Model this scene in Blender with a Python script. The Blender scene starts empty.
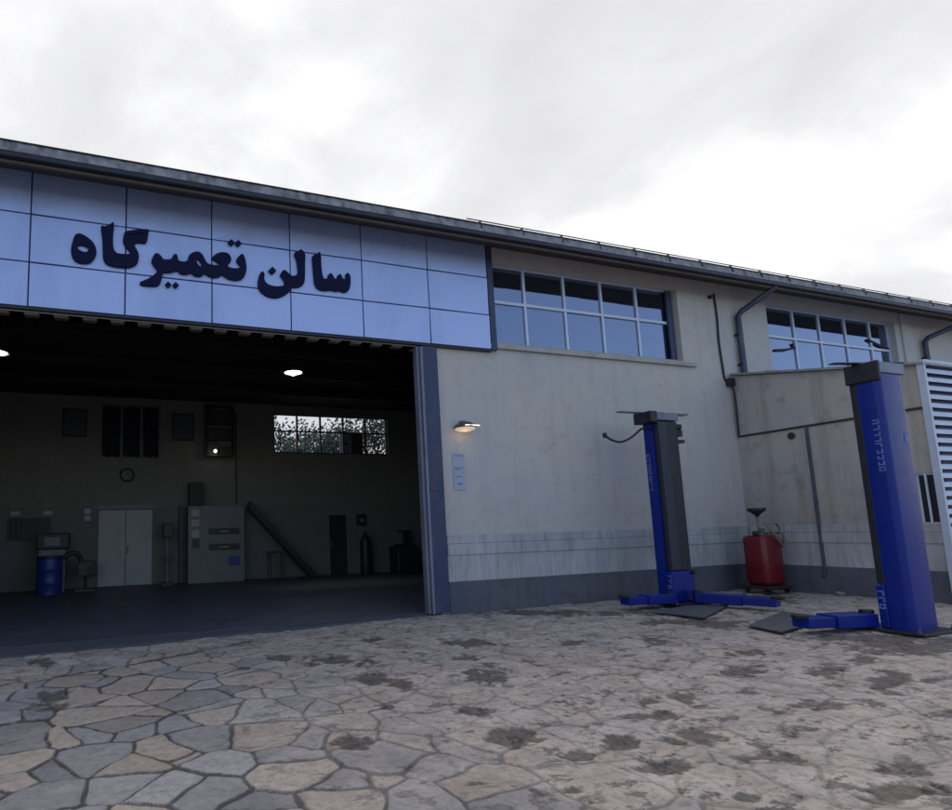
import bpy, bmesh, math, random
import numpy as np
from mathutils import Vector, Matrix, noise
random.seed(7)
R = math.radians
SC = bpy.context.scene
COL = SC.collection
LETTERS = [[[(-0.667, 6.412), (-0.589, 6.441), (-0.477, 6.386), (-0.396, 6.308), (-0.354, 6.187), (-0.376, 6.076), (-0.438, 5.987), (-0.531, 5.952), (-0.634, 5.961), (-0.705, 6.031), (-0.727, 6.153), (-0.704, 6.299)], [(-0.632, 6.238), (-0.562, 6.257), (-0.474, 6.221), (-0.473, 6.171), (-0.512, 6.138), (-0.591, 6.154), (-0.631, 6.188)]], [[(-0.286, 6.611), (-0.225, 6.624), (-0.145, 6.674), (-0.105, 6.717), (-0.092, 6.664), (-0.102, 6.534), (-0.102, 6.351), (-0.086, 6.253), (-0.039, 6.192), (0.059, 6.187), (0.15, 6.2), (0.178, 6.244), (0.141, 6.275), (0.082, 6.35), (0.056, 6.429), (0.068, 6.504), (0.09, 6.577), (0.219, 6.627), (0.438, 6.675), (0.452, 6.618), (0.415, 6.444), (0.305, 6.432), (0.247, 6.405), (0.231, 6.362), (0.282, 6.277), (0.305, 6.188), (0.284, 6.075), (0.227, 6.012), (0.128, 5.972), (-0.035, 5.96), (-0.166, 5.979), (-0.223, 6.025), (-0.248, 6.112), (-0.261, 6.382)], [(0.137, 6.54), (0.253, 6.58), (0.371, 6.613), (0.374, 6.595), (0.254, 6.55), (0.146, 6.512)]], [[(0.33, 5.733), (0.399, 5.775), (0.48, 5.826), (0.563, 5.899), (0.605, 5.969), (0.573, 6.026), (0.515, 6.11), (0.529, 6.183), (0.558, 6.253), (0.609, 6.276), (0.666, 6.232), (0.704, 6.186), (0.827, 6.203), (0.874, 6.292), (0.922, 6.295), (0.951, 6.199), (1.038, 6.186), (1.106, 6.22), (1.125, 6.306), (1.184, 6.366), (1.272, 6.4), (1.351, 6.358), (1.4, 6.26), (1.44, 6.212), (1.519, 6.196), (1.629, 6.202), (1.65, 6.234), (1.57, 6.278), (1.52, 6.318), (1.59, 6.402), (1.691, 6.448), (1.793, 6.441), (1.843, 6.373), (1.843, 6.309), (1.787, 6.227), (1.815, 6.188), (1.934, 6.182), (2.006, 6.213), (2.006, 6.256), (1.955, 6.313), (1.956, 6.367), (2.039, 6.464), (2.085, 6.416), (2.116, 6.27), (2.109, 6.14), (2.056, 6.027), (1.952, 5.976), (1.83, 5.978), (1.749, 6.01), (1.689, 6.045), (1.628, 5.995), (1.528, 5.976), (1.449, 5.993), (1.39, 6.028), (1.33, 5.974), (1.233, 5.962), (1.155, 6.008), (1.077, 5.972), (0.981, 5.976), (0.933, 6.021), (0.847, 5.99), (0.771, 5.966), (0.714, 5.963), (0.686, 5.918), (0.668, 5.814), (0.622, 5.724), (0.529, 5.696), (0.363, 5.693)], [(1.248, 6.26), (1.282, 6.275), (1.321, 6.228), (1.341, 6.168), (1.321, 6.134), (1.282, 6.16), (1.252, 6.208)]], [[(1.856, 6.712), (1.911, 6.661), (1.855, 6.595), (1.8, 6.645)]], [[(1.98, 6.715), (2.035, 6.664), (1.979, 6.598), (1.924, 6.648)]], [[(0.781, 5.802), (0.829, 5.756), (0.782, 5.7), (0.735, 5.745)]], [[(0.905, 5.808), (0.953, 5.763), (0.905, 5.706), (0.857, 5.752)]], [[(2.41, 6.189), (2.442, 6.147), (2.441, 6.034), (2.506, 5.963), (2.628, 5.939), (2.763, 5.96), (2.82, 6.012), (2.799, 6.09), (2.744, 6.163), (2.768, 6.223), (2.814, 6.268), (2.882, 6.226), (2.949, 6.177), (3.03, 6.192), (3.077, 6.262), (3.059, 6.48), (3.016, 6.614), (3.098, 6.672), (3.145, 6.702), (3.214, 6.63), (3.209, 6.454), (3.194, 6.127), (3.153, 6.029), (3.059, 5.977), (2.956, 5.96), (2.909, 5.886), (2.805, 5.794), (2.658, 5.732), (2.513, 5.739), (2.404, 5.794), (2.339, 5.876), (2.334, 5.999), (2.365, 6.138)]], [[(2.594, 6.299), (2.66, 6.239), (2.592, 6.162), (2.526, 6.222)]], [[(3.366, 6.604), (3.45, 6.662), (3.499, 6.705), (3.52, 6.637), (3.526, 6.425), (3.545, 6.263), (3.579, 6.197), (3.651, 6.218), (3.665, 6.278), (3.702, 6.318), (3.749, 6.289), (3.783, 6.222), (3.839, 6.241), (3.858, 6.303), (3.908, 6.321), (3.949, 6.243), (4.01, 6.25), (4.018, 6.346), (4.068, 6.365), (4.102, 6.285), (4.088, 6.117), (4.043, 6.017), (3.957, 5.988), (3.885, 6.01), (3.8, 5.989), (3.716, 6.003), (3.596, 5.977), (3.478, 5.986), (3.409, 6.048), (3.385, 6.173), (3.372, 6.405)]]]
STAINS_AND_SHADE = [(4.731, 7.139, 0.325, -0.168, -0.163, -0.24), (4.115, 6.413, 0.217, -0.108, -0.126, -0.191), (3.785, 5.521, 0.19, -0.09, -0.201, -0.285), (2.816, 5.604, 0.139, -0.065, -0.108, -0.208), (2.631, 5.961, 0.195, -0.092, -0.105, -0.232), (3.014, 4.532, 0.156, -0.07, -0.113, -0.164), (2.876, 3.897, 0.136, -0.06, -0.101, -0.131), (3.905, 4.286, 0.233, -0.106, -0.192, -0.202), (1.761, 4.315, 0.175, -0.076, -0.066, -0.156), (2.168, 3.306, 0.085, -0.036, -0.033, -0.048), (3.579, 3.53, 0.112, -0.049, -0.115, -0.107), (2.425, 3.093, 0.12, -0.051, -0.072, -0.087), (3.075, 3.426, 0.124, -0.054, -0.079, -0.084), (2.676, 6.966, 0.303, -0.149, -0.092, -0.236), (3.589, 7.007, 0.092, -0.046, -0.115, -0.221), (3.637, 8.044, 0.13, -0.068, -0.099, -0.215), (2.682, 2.886, 0.106, -0.044, -0.068, -0.068), (2.615, 3.028, 0.109, -0.046, -0.058, -0.064), (5.216, 6.026, 0.085, -0.042, -0.18, -0.202), (5.851, 6.562, 0.15, -0.077, -0.123, -0.134), (2.384, 4.976, 0.082, -0.037, -0.04, -0.081), (6.395, 4.563, 0.197, -0.095, -0.19, -0.13), (7.05, 4.247, 0.201, -0.097, -0.161, -0.093), (7.258, 3.769, 0.155, -0.073, -0.446, -0.22), (5.832, 3.518, 0.221, -0.101, -0.219, -0.125), (4.983, 3.191, 0.278, -0.123, -0.189, -0.114), (4.111, 3.403, 0.224, -0.098, -0.172, -0.134), (4.826, 2.525, 0.202, -0.087, -0.252, -0.122), (3.435, 3.088, 0.164, -0.07, -0.126, -0.107), (4.566, 4.149, 0.109, -0.05, -0.101, -0.088), (4.963, 4.139, 0.095, -0.044, -0.226, -0.18), (4.248, 3.858, 0.175, -0.078, -0.087, -0.076), (6.489, 3.024, 0.097, -0.044, -0.132, -0.058), (7.674, 3.615, 0.162, -0.077, -0.188, -0.084), (5.225, 3.486, 0.142, -0.064, -0.134, -0.084), (3.505, 2.583, 0.104, -0.043, -0.063, -0.043), (4.38, 2.262, 0.233, -0.098, -0.142, -0.067), (4.196, 2.924, 0.202, -0.087, -0.088, -0.057), (7.03, 6.112, 0.225, -0.116, -0.295, -0.249), (8.126, 4.397, 0.129, -0.064, -0.229, -0.119), (7.212, 5.158, 0.2, -0.1, -0.216, -0.149), (3.638, 3.473, 0.052, -0.023, -0.082, -0.075), (-0.599, 6.62, 0.22, -0.101, 0.035, -0.361), (-0.841, 8.504, 0.161, -0.079, 0.028, -0.267), (1.472, 7.025, 0.142, -0.069, -0.037, -0.176), (2.321, 7.042, 0.112, -0.055, -0.071, -0.21), (2.014, 7.421, 0.234, -0.116, -0.047, -0.172), (9.065, 4.553, 0.582, -0.295, -0.411, -0.198)]
STAINS_AND_SHADE += [(12.452, 8.335, 0.509, -0.321, -0.783, -0.513), (8.766, 6.898, 0.696, -0.385, -0.43, -0.329), (9.229, 5.21, 0.582, -0.304, -0.305, -0.166), (9.494, 4.76, 0.604, -0.312, -0.527, -0.254), (9.65, 7.957, 0.78, -0.456, -0.54, -0.435), (7.559, 8.876, 1.354, -0.784, -0.257, -0.296), ]  # contact shade painted as dark patches around the lifts, arms and tank

# ------------------------------------------------------------ camera
M = [[0.9440529182190459, -0.3287448857211414, -0.02628474299469268],
     [0.01559954927049273, 0.12412376544949248, -0.9921441149919689],
     [0.32942486497631124, 0.9362265169086128, 0.1223076750351592]]
cam = bpy.data.cameras.new('camera')
camo = bpy.data.objects.new('camera', cam)
COL.objects.link(camo)
rm = Matrix(((M[0][0], -M[1][0], -M[2][0]), (M[0][1], -M[1][1], -M[2][1]), (M[0][2], -M[1][2], -M[2][2])))
camo.matrix_world = Matrix.Translation((0, 0, 1.6)) @ rm.to_4x4()
cam.sensor_fit = 'HORIZONTAL'; cam.sensor_width = 36
cam.lens = 578.3066 / 952 * 36
cam.shift_x = (476 - 317.6536) / 952
cam.shift_y = (458.914 - 405) / 952
cam.clip_end = 2000; cam.clip_start = 0.05
SC.camera = camo
# ------------------------------------------------------------ materials
def new_mat(name):
    m = bpy.data.materials.new(name); m.use_nodes = True
    nt = m.node_tree; b = nt.nodes['Principled BSDF']
    return m, nt, b
def N(nt, t, **k):
    n = nt.nodes.new(t)
    for a, v in k.items(): setattr(n, a, v)
    return n
def L(nt, a, b): nt.links.new(a, b)
def mixc(nt, fac, a, b, mode='MIX'):
    n = N(nt, 'ShaderNodeMix', data_type='RGBA', blend_type=mode)
    for s, v in ((n.inputs[0], fac), (n.inputs[6], a), (n.inputs[7], b)):
        if isinstance(v, bpy.types.NodeSocket): L(nt, v, s)
        elif isinstance(v, (tuple, list)): s.default_value = (*v[:3], 1)
        else: s.default_value = v
    return n.outputs[2]
def math_(nt, op, a, b=0.0, c=None, clamp=False):
    n = N(nt, 'ShaderNodeMath', operation=op, use_clamp=clamp)
    for i, v in enumerate((a, b) if c is None else (a, b, c)):
        if isinstance(v, bpy.types.NodeSocket): L(nt, v, n.inputs[i])
        else: n.inputs[i].default_value = v
    return n.outputs[0]
def ramp(nt, f, stops):
    n = N(nt, 'ShaderNodeValToRGB'); cr = n.color_ramp
    while len(cr.elements) < len(stops): cr.elements.new(0.5)
    for e, (p, c) in zip(cr.elements, stops):
        e.position = p; e.color = (*c, 1) if isinstance(c, tuple) else (c, c, c, 1)
    L(nt, f, n.inputs[0]); return n.outputs[0]
def pos(nt):
    return N(nt, 'ShaderNodeNewGeometry').outputs['Position']
def noisen(nt, scale, detail=5, rough=.55, vec=None, stretch=None):
    v = vec or pos(nt)
    if stretch:
        mp = N(nt, 'ShaderNodeMapping'); mp.inputs['Scale'].default_value = stretch
        L(nt, v, mp.inputs[0]); v = mp.outputs[0]
    n = N(nt, 'ShaderNodeTexNoise'); n.inputs['Scale'].default_value = scale
    n.inputs['Detail'].default_value = detail; n.inputs['Roughness'].default_value = rough
    L(nt, v, n.inputs['Vector']); return n.outputs[0]
def bump(nt, b, h, strength, dist):
    n = N(nt, 'ShaderNodeBump'); n.inputs['Strength'].default_value = strength
    n.inputs['Distance'].default_value = dist
    L(nt, h, n.inputs['Height']); L(nt, n.outputs[0], b.inputs['Normal'])
def simple(name, col, rough=.5, metal=0., var=.25, scale=6., bmp=.15, spec=.5, dirt=None, dirtamt=.5):
    """painted / worn surface: mottled value, patchy grime, uneven gloss, fine bump"""
    m, nt, b = new_mat(name)
    n1 = noisen(nt, scale); n2 = noisen(nt, scale*7, 4, .6)
    c = mixc(nt, n1, tuple(x*(1-var) for x in col), tuple(min(1, x*(1+var)) for x in col))
    if dirt:
        d = ramp(nt, noisen(nt, scale*.7, 8, .7, stretch=(1.6, 1.6, .5)), ((.5, 0.), (.7, 1.)))
        c = mixc(nt, math_(nt, 'MULTIPLY', d, dirtamt), c, dirt)
    L(nt, c, b.inputs['Base Color'])
    L(nt, math_(nt, 'MULTIPLY_ADD', n2, .3, rough-.15, True), b.inputs['Roughness'])
    b.inputs['Metallic'].default_value = metal
    b.inputs['Specular IOR Level'].default_value = spec
    if bmp: bump(nt, b, n2, bmp, .01)
    return m
def plaster(name, col, warm, stain, amt=.6):
    m, nt, b = new_mat(name)
    big = noisen(nt, .55, 6, .6); mid = noisen(nt, 3., 7, .65); fine = noisen(nt, 45., 4, .7)
    streak = noisen(nt, 2.2, 6, .65, stretch=(1.6, 1.6, .12))
    c = mixc(nt, ramp(nt, big, ((.38, 0.), (.62, 1.))), col, warm)
    c = mixc(nt, math_(nt, 'MULTIPLY', ramp(nt, streak, ((.5, 0.), (.72, 1.))), amt*.55), c, stain)
    c = mixc(nt, math_(nt, 'MULTIPLY', ramp(nt, mid, ((.52, 0.), (.75, 1.))), amt*.5), c, tuple(x*.72 for x in stain))
    # mottled darker tone that grows toward the foot of the wall
    sx = N(nt, 'ShaderNodeSeparateXYZ'); L(nt, pos(nt), sx.inputs[0])
    low = math_(nt, 'SUBTRACT', 1.0, math_(nt, 'DIVIDE', math_(nt, 'SUBTRACT', sx.outputs[2], 1.4), 1.5, clamp=True), clamp=True)
    low = math_(nt, 'MULTIPLY', low, math_(nt, 'MULTIPLY', mid, 1.1))
    c = mixc(nt, math_(nt, 'MULTIPLY', low, .5), c, stain)
    # hairline cracks
    v = N(nt, 'ShaderNodeTexVoronoi', feature='DISTANCE_TO_EDGE'); v.inputs['Scale'].default_value = .55
    mp = N(nt, 'ShaderNodeVectorMath', operation='ADD'); L(nt, pos(nt), mp.inputs[0])
    nn = N(nt, 'ShaderNodeTexNoise'); nn.inputs['Scale'].default_value = 2.5; nn.inputs['Detail'].default_value = 6
    L(nt, pos(nt), nn.inputs[0]); L(nt, nn.outputs[1], mp.inputs[1]); L(nt, mp.outputs[0], v.inputs['Vector'])
    cr = math_(nt, 'MULTIPLY', ramp(nt, v.outputs[0], ((.0, 1.), (.006, 0.))), ramp(nt, big, ((.5, 0.), (.6, .35))))
    c = mixc(nt, cr, c, tuple(x*.4 for x in stain))
    L(nt, c, b.inputs['Base Color']); b.inputs['Roughness'].default_value = .9
    b.inputs['Specular IOR Level'].default_value = .2
    h = math_(nt, 'ADD', math_(nt, 'MULTIPLY', fine, .35), mid)
    bump(nt, b, h, .35, .02)
    return m
def emis(name, col, s):
    m, nt, b = new_mat(name)
    b.inputs['Base Color'].default_value = (*col, 1)
    b.inputs['Emission Color'].default_value = (*col, 1); b.inputs['Emission Strength'].default_value = s
    return m
MAT = {}
MAT['wall'] = plaster('cream_plaster', (.50, .475, .485), (.545, .505, .465), (.33, .305, .295))
MAT['annexe'] = plaster('dirty_plaster', (.40, .385, .395), (.46, .42, .375), (.21, .175, .145), .9)
MAT['fascia'] = simple('blue_composite_panel', (.41, .50, .82), .34, .25, .06, .8, .02, .6, (.16, .22, .40), .25)
MAT['fascia_back'] = simple('dark_joint', (.035, .05, .11), .7)
MAT['letter'] = simple('navy_letter', (.008, .011, .045), .75, 0, .2, 5, .05, .15)
MAT['blue_steel'] = simple('dark_blue_steel', (.028, .042, .105), .5, .1, .3, 3, .1, .5, (.10, .09, .09), .5)
MAT['pale_steel'] = simple('pale_steel', (.17, .18, .25), .5, .2, .3, 4, .1, .5, (.10, .08, .07), .5)
MAT['gutter'] = simple('gutter_paint', (.016, .018, .03), .5, .1, .35, 3, .1, .5, (.05, .045, .045), .5)
MAT['soffit'] = simple('brown_soffit', (.075, .062, .055), .8, 0, .3, 3, .2, .3, (.05, .042, .036), .6)
MAT['soffit_edge'] = simple('brown_board', (.12, .092, .078), .75, 0, .3, 4, .2)
MAT['roof_edge'] = simple('weathered_sheet_edge', (.25, .245, .265), .65, 0, .85, 5, .5, .4, (.05, .046, .05), .85)
MAT['roof'] = simple('roof_sheet', (.30, .31, .33), .5, .4, .2, 3, .15, .5, (.15, .11, .08), .5)
MAT['white_frame'] = simple('white_window_frame', (.58, .65, .80), .4, .1, .15, 5, .05)
MAT['sill'] = plaster('sill_stone', (.44, .43, .43), (.42, .40, .37), (.24, .21, .18), .8)
MAT['plinth'] = plaster('grey_blue_plinth', (.10, .115, .165), (.135, .14, .165), (.075, .07, .075), .9)
MAT['pipe'] = simple('downpipe_paint', (.05, .06, .10), .5, .3, .35, 3, .1, .5, (.16, .13, .11), .6)
MAT['cable'] = simple('cable_black', (.02, .02, .025), .6)
MAT['lift_blue'] = simple('lift_blue_paint', (.002, .016, .205), .33, 0, .14, 1.2, .03, .28, (.006, .010, .07), .5)
MAT['lift_dark'] = simple('lift_black_cover', (.008, .010, .022), .5, .1, .35, 5, .1, .5, (.03, .03, .035), .6)
MAT['lift_grey'] = simple('lift_grey_plate', (.16, .18, .24), .45, .3, .25, 5, .1, .5, (.07, .065, .06), .6)
MAT['steel_plate'] = simple('floor_steel_plate', (.11, .115, .135), .55, .3, .3, 5, .2, .5, (.06, .045, .035), .8)
MAT['lettering'] = simple('worn_white_lettering', (.12, .18, .46), .5, 0, .3, 30, .02, .3, (.006, .02, .22), .85)
MAT['red'] = simple('red_tank_paint', (.15, .004, .010), .4, 0, .2, 4, .06, .5, (.08, .01, .012), .6)
MAT['black'] = simple('black_rubber', (.015, .014, .013), .6)
MAT['hose'] = simple('tan_hose', (.20, .165, .13), .5, .1)
MAT['white_metal'] = simple('white_coated_sheet', (.50, .56, .70), .4, .1, .12, 2, .05, .5, (.30, .30, .32), .5)
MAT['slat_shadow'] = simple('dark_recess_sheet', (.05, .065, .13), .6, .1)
MAT['paper'] = simple('pale_paper', (.36, .40, .50), .8, 0, .1, 8)
MAT['ink'] = simple('faded_ink', (.20, .23, .31), .8, 0, .3, 20)
MAT['lamp_body'] = simple('aged_lamp_metal', (.11, .10, .105), .4, .5)
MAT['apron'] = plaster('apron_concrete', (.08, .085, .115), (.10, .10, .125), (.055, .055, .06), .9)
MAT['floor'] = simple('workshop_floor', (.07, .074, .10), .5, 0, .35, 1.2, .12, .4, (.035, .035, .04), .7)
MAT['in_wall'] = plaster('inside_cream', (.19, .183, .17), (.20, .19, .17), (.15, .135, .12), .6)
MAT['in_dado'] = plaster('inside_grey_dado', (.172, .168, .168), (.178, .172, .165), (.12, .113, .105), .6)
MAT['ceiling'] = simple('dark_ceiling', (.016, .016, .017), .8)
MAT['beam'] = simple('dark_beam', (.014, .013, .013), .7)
MAT['in_white'] = simple('inside_white_paint', (.31, .31, .32), .5, 0, .1, 2, .05, .5, (.18, .17, .16), .5)
MAT['in_dark'] = simple('inside_dark', (.02, .02, .021), .5)
MAT['curtain'] = simple('dark_curtain', (.018, .02, .03), .9)
MAT['in_grey'] = simple('inside_grey', (.14, .142, .155), .5)
MAT['brown'] = simple('dark_brown', (.03, .02, .015), .6)
MAT['barrel'] = simple('blue_barrel', (.012, .03, .19), .45)
MAT['ochre'] = simple('oily_ochre', (.06, .045, .025), .6)
MAT['skin_art'] = simple('portrait_paper', (.05, .053, .07), .5)
MAT['bark'] = simple('tree_bark', (.07, .055, .045), .9, 0, .3, 9, .5)
MAT['leaf'] = simple('tree_leaf', (.10, .115, .07), .7, 0, .4, 4, 0)
MAT['lamp_on'] = emis('lamp_tube_lit', (1., .97, .9), 7)
MAT['lamp_on_warm'] = emis('lamp_warm_lit', (1., .8, .58), .22)
MAT['lamp_pale'] = emis('lamp_pale_lit', (1., .93, .80), .75)
MAT['lamp_spot'] = emis('lamp_small_lit', (.9, .95, 1.), 3)
# reflective window glass, mostly a mirror of sky and eave with the dark room behind
def glass():
    m = bpy.data.materials.new('reflective_glass'); m.use_nodes = True; nt = m.node_tree
    nt.nodes.clear(); out = N(nt, 'ShaderNodeOutputMaterial')
    g = N(nt, 'ShaderNodeBsdfGlossy'); g.inputs['Roughness'].default_value = .03
    g.inputs['Color'].default_value = (.50, .58, .82, 1)
    t = N(nt, 'ShaderNodeBsdfTransparent'); t.inputs['Color'].default_value = (.42, .46, .5, 1)
    lw = N(nt, 'ShaderNodeLayerWeight'); lw.inputs['Blend'].default_value = .35
    f = math_(nt, 'MULTIPLY_ADD', lw.outputs['Fresnel'], 1.0, .34, True)
    bp = N(nt, 'ShaderNodeBump'); bp.inputs['Strength'].default_value = .02; bp.inputs['Distance'].default_value = .05
    L(nt, noisen(nt, 1.3, 2), bp.inputs['Height']); L(nt, bp.outputs[0], g.inputs['Normal'])
    d = N(nt, 'ShaderNodeBsdfDiffuse'); d.inputs['Color'].default_value = (.10, .12, .16, 1)
    dm = N(nt, 'ShaderNodeMixShader'); dm.inputs[0].default_value = .22
    L(nt, t.outputs[0], dm.inputs[1]); L(nt, d.outputs[0], dm.inputs[2])
    mx = N(nt, 'ShaderNodeMixShader'); L(nt, f, mx.inputs[0]); L(nt, dm.outputs[0], mx.inputs[1]); L(nt, g.outputs[0], mx.inputs[2])
    L(nt, mx.outputs[0], out.inputs[0]); return m
MAT['glass'] = glass()
def clear():
    m = bpy.data.materials.new('clear_glass'); m.use_nodes = True; nt = m.node_tree
    nt.nodes.clear(); out = N(nt, 'ShaderNodeOutputMaterial')
    g = N(nt, 'ShaderNodeBsdfGlossy'); g.inputs['Roughness'].default_value = .02
    t = N(nt, 'ShaderNodeBsdfTransparent'); t.inputs['Color'].default_value = (.9,.92,.95,1)
    mx = N(nt, 'ShaderNodeMixShader'); mx.inputs[0].default_value = .07
    L(nt, t.outputs[0], mx.inputs[1]); L(nt, g.outputs[0], mx.inputs[2]); L(nt, mx.outputs[0], out.inputs[0]); return m
MAT['clear'] = clear()
MAT['dark_pane'] = simple('dark_window_pane', (.012, .014, .02), .12, 0, .2, 3, 0)
MAT['lift_rail'] = simple('lift_inner_rail', (.018, .022, .045), .5, .1, .3, 5, .1)
# split-faced stone cladding band with vertical slabs
def stoneband():
    m, nt, b = new_mat('stone_band')
    sx = N(nt, 'ShaderNodeSeparateXYZ'); L(nt, pos(nt), sx.inputs[0])
    u = math_(nt, 'ADD', sx.outputs[0], sx.outputs[1])
    cb = N(nt, 'ShaderNodeCombineXYZ'); L(nt, math_(nt, 'MULTIPLY', u, 7.), cb.inputs[0])
    L(nt, math_(nt, 'MULTIPLY', sx.outputs[2], .8), cb.inputs[1])
    v = N(nt, 'ShaderNodeTexVoronoi'); v.inputs['Scale'].default_value = 1.; L(nt, cb.outputs[0], v.inputs['Vector'])
    bw = N(nt, 'ShaderNodeRGBToBW'); L(nt, v.outputs['Color'], bw.inputs[0])
    c = mixc(nt, bw.outputs[0], (.33, .335, .36), (.455, .455, .48))
    st = noisen(nt, 5, 6, .7, stretch=(2.2, 2.2, .35))
    c = mixc(nt, math_(nt, 'MULTIPLY', ramp(nt, st, ((.5, 0.), (.68, 1.))), .5), c, (.17, .155, .15))
    c = mixc(nt, math_(nt, 'MULTIPLY', ramp(nt, noisen(nt, .9, 5), ((.45, 0.), (.65, 1.))), .45), c, (.22, .21, .21))
    L(nt, c, b.inputs['Base Color']); b.inputs['Roughness'].default_value = .8
    bump(nt, b, math_(nt, 'ADD', st, bw.outputs[0]), .4, .02)
    return m
MAT['band'] = stoneband()
# flagstone paving: reads the stone layout from the mesh
def attr(nt, n):
    a = N(nt, 'ShaderNodeAttribute'); a.attribute_name = n; return a.outputs['Fac']
def paving():
    m, nt, b = new_mat('flagstone_paving')
    edge, tone, tone2, wash, patch = (attr(nt, n) for n in ('edge', 'tone', 'tone2', 'wash', 'patch'))
    p = pos(nt)
    n1 = noisen(nt, 2.2, 8, .65); n2 = noisen(nt, 14, 8, .7); n3 = noisen(nt, 60, 5, .7); n4 = noisen(nt, .6, 4, .5)
    cool = mixc(nt, tone, (.215, .205, .21), (.39, .37, .36))
    warm = mixc(nt, tone, (.345, .275, .22), (.475, .395, .325))
    st = mixc(nt, ramp(nt, tone2, ((.52, 0.), (.62, 1.))), cool, warm)
    st = mixc(nt, math_(nt, 'MULTIPLY', ramp(nt, n2, ((.42, 0.), (.68, 1.))), .5), st, (.125, .122, .13))
    st = mixc(nt, math_(nt, 'MULTIPLY', ramp(nt, n1, ((.5, 0.), (.75, 1.))), .4), st, (.33, .32, .33))
    cement = mixc(nt, ramp(nt, n1, ((.35, 0.), (.68, 1.))), (.335, .275, .24), (.585, .50, .44))
    cement = mixc(nt, math_(nt, 'MULTIPLY', ramp(nt, n2, ((.5, 0.), (.66, 1.))), .62), cement, (.13, .12, .12))
    w = math_(nt, 'ADD', wash, math_(nt, 'MULTIPLY', math_(nt, 'SUBTRACT', n1, .5), 1.6), clamp=True)
    w = math_(nt, 'MULTIPLY', w, .82)
    c = mixc(nt, w, st, cement)
    wob = math_(nt, 'MULTIPLY_ADD', math_(nt, 'SUBTRACT', n2, .5), .045, edge)
    j = ramp(nt, math_(nt, 'DIVIDE', wob, .05), ((.20, 1.), (.46, 0.)))
    j = math_(nt, 'MULTIPLY', j, math_(nt, 'MULTIPLY_ADD', w, -.80, 1.0, True))
    c = mixc(nt, math_(nt, 'MULTIPLY', j, .9), c, (.038, .036, .038))
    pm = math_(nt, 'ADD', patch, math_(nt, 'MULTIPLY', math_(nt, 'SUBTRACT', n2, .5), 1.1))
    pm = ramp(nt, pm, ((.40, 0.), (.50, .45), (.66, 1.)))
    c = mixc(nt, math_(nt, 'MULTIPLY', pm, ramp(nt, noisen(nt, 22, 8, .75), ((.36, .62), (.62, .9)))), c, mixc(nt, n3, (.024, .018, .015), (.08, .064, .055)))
    # scattered spalls where the cement has gone
    s2 = math_(nt, 'MULTIPLY', ramp(nt, noisen(nt, 3.3, 9, .72, stretch=(1, 1.3, 1)), ((.57, 0.), (.62, 1.))), math_(nt, 'MULTIPLY_ADD', wash, .65, .2, True))
    c = mixc(nt, math_(nt, 'MULTIPLY', s2, .8), c, (.075, .07, .07))
    # broken dark chips and drag lines in the cement
    ch = ramp(nt, noisen(nt, 7, 11, .8, stretch=(.75, 1.4, 1)), ((.54, 0.), (.59, 1.)))
    c = mixc(nt, math_(nt, 'MULTIPLY', ch, math_(nt, 'MULTIPLY_ADD', wash, .42, .12)), c, (.09, .082, .08))
    # grit
    c = mixc(nt, math_(nt, 'MULTIPLY', ramp(nt, n3, ((.55, 0.), (.7, 1.))), .35), c, (.10, .095, .095))
    L(nt, c, b.inputs['Base Color'])
    L(nt, math_(nt, 'MULTIPLY_ADD', n2, .3, .55, True), b.inputs['Roughness'])
    b.inputs['Specular IOR Level'].default_value = .35
    h = math_(nt, 'ADD', math_(nt, 'MULTIPLY', n2, .7), math_(nt, 'MULTIPLY', n3, .35))
    h = math_(nt, 'SUBTRACT', h, math_(nt, 'MULTIPLY', s2, .6))
    bump(nt, b, h, .85, .025)
    return m
MAT['paving'] = paving()
def yard():
    m, nt, b = new_mat('yard_ground')
    v = N(nt, 'ShaderNodeTexVoronoi', feature='DISTANCE_TO_EDGE'); v.inputs['Scale'].default_value = 1.5; L(nt, pos(nt), v.inputs['Vector'])
    c = mixc(nt, noisen(nt, .5, 8, .6), (.16, .155, .16), (.27, .26, .26))
    c = mixc(nt, ramp(nt, v.outputs[0], ((.01, .8), (.05, 0.))), c, (.06, .055, .055))
    L(nt, c, b.inputs['Base Color']); b.inputs['Roughness'].default_value = .85
    return m
MAT['yard'] = yard()
# ------------------------------------------------------------ builders
def tag(o, label=None, cat=None, group=None, kind=None):
    if label: o['label'] = label
    if cat: o['category'] = cat
    if group: o['group'] = group
    if kind: o['kind'] = kind
    return o
def thing(name, label, cat, loc=(0, 0, 0), group=None):
    o = bpy.data.objects.new(name, None); COL.objects.link(o)
    o.location = loc; o.empty_display_size = .2
    return tag(o, label, cat, group)
def root_loc(o):
    v = Vector((0, 0, 0))
    while o is not None: v += o.location; o = o.parent
    return v
def obj(name, bm, mat, parent=None, smooth=False, bevel=0, auto=False):
    """world-space bmesh -> ONE mesh object; kept local to its parent"""
    me = bpy.data.meshes.new(name)
    if parent is not None:
        bmesh.ops.translate(bm, verts=bm.verts, vec=-root_loc(parent))
    bmesh.ops.recalc_face_normals(bm, faces=bm.faces)
    bm.to_mesh(me); bm.free()
    ms = mat if isinstance(mat, list) else [mat]
    for k in ms: me.materials.append(MAT[k])
    o = bpy.data.objects.new(name, me); COL.objects.link(o); o.parent = parent
    if smooth:
        for p in me.polygons: p.use_smooth = True
        if auto: me.set_sharp_from_angle(angle=R(40))
    if bevel:
        b = o.modifiers.new('bevel', 'BEVEL'); b.width = bevel; b.segments = 2; b.limit_method = 'ANGLE'
    return o
def B(): return bmesh.new()
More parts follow.
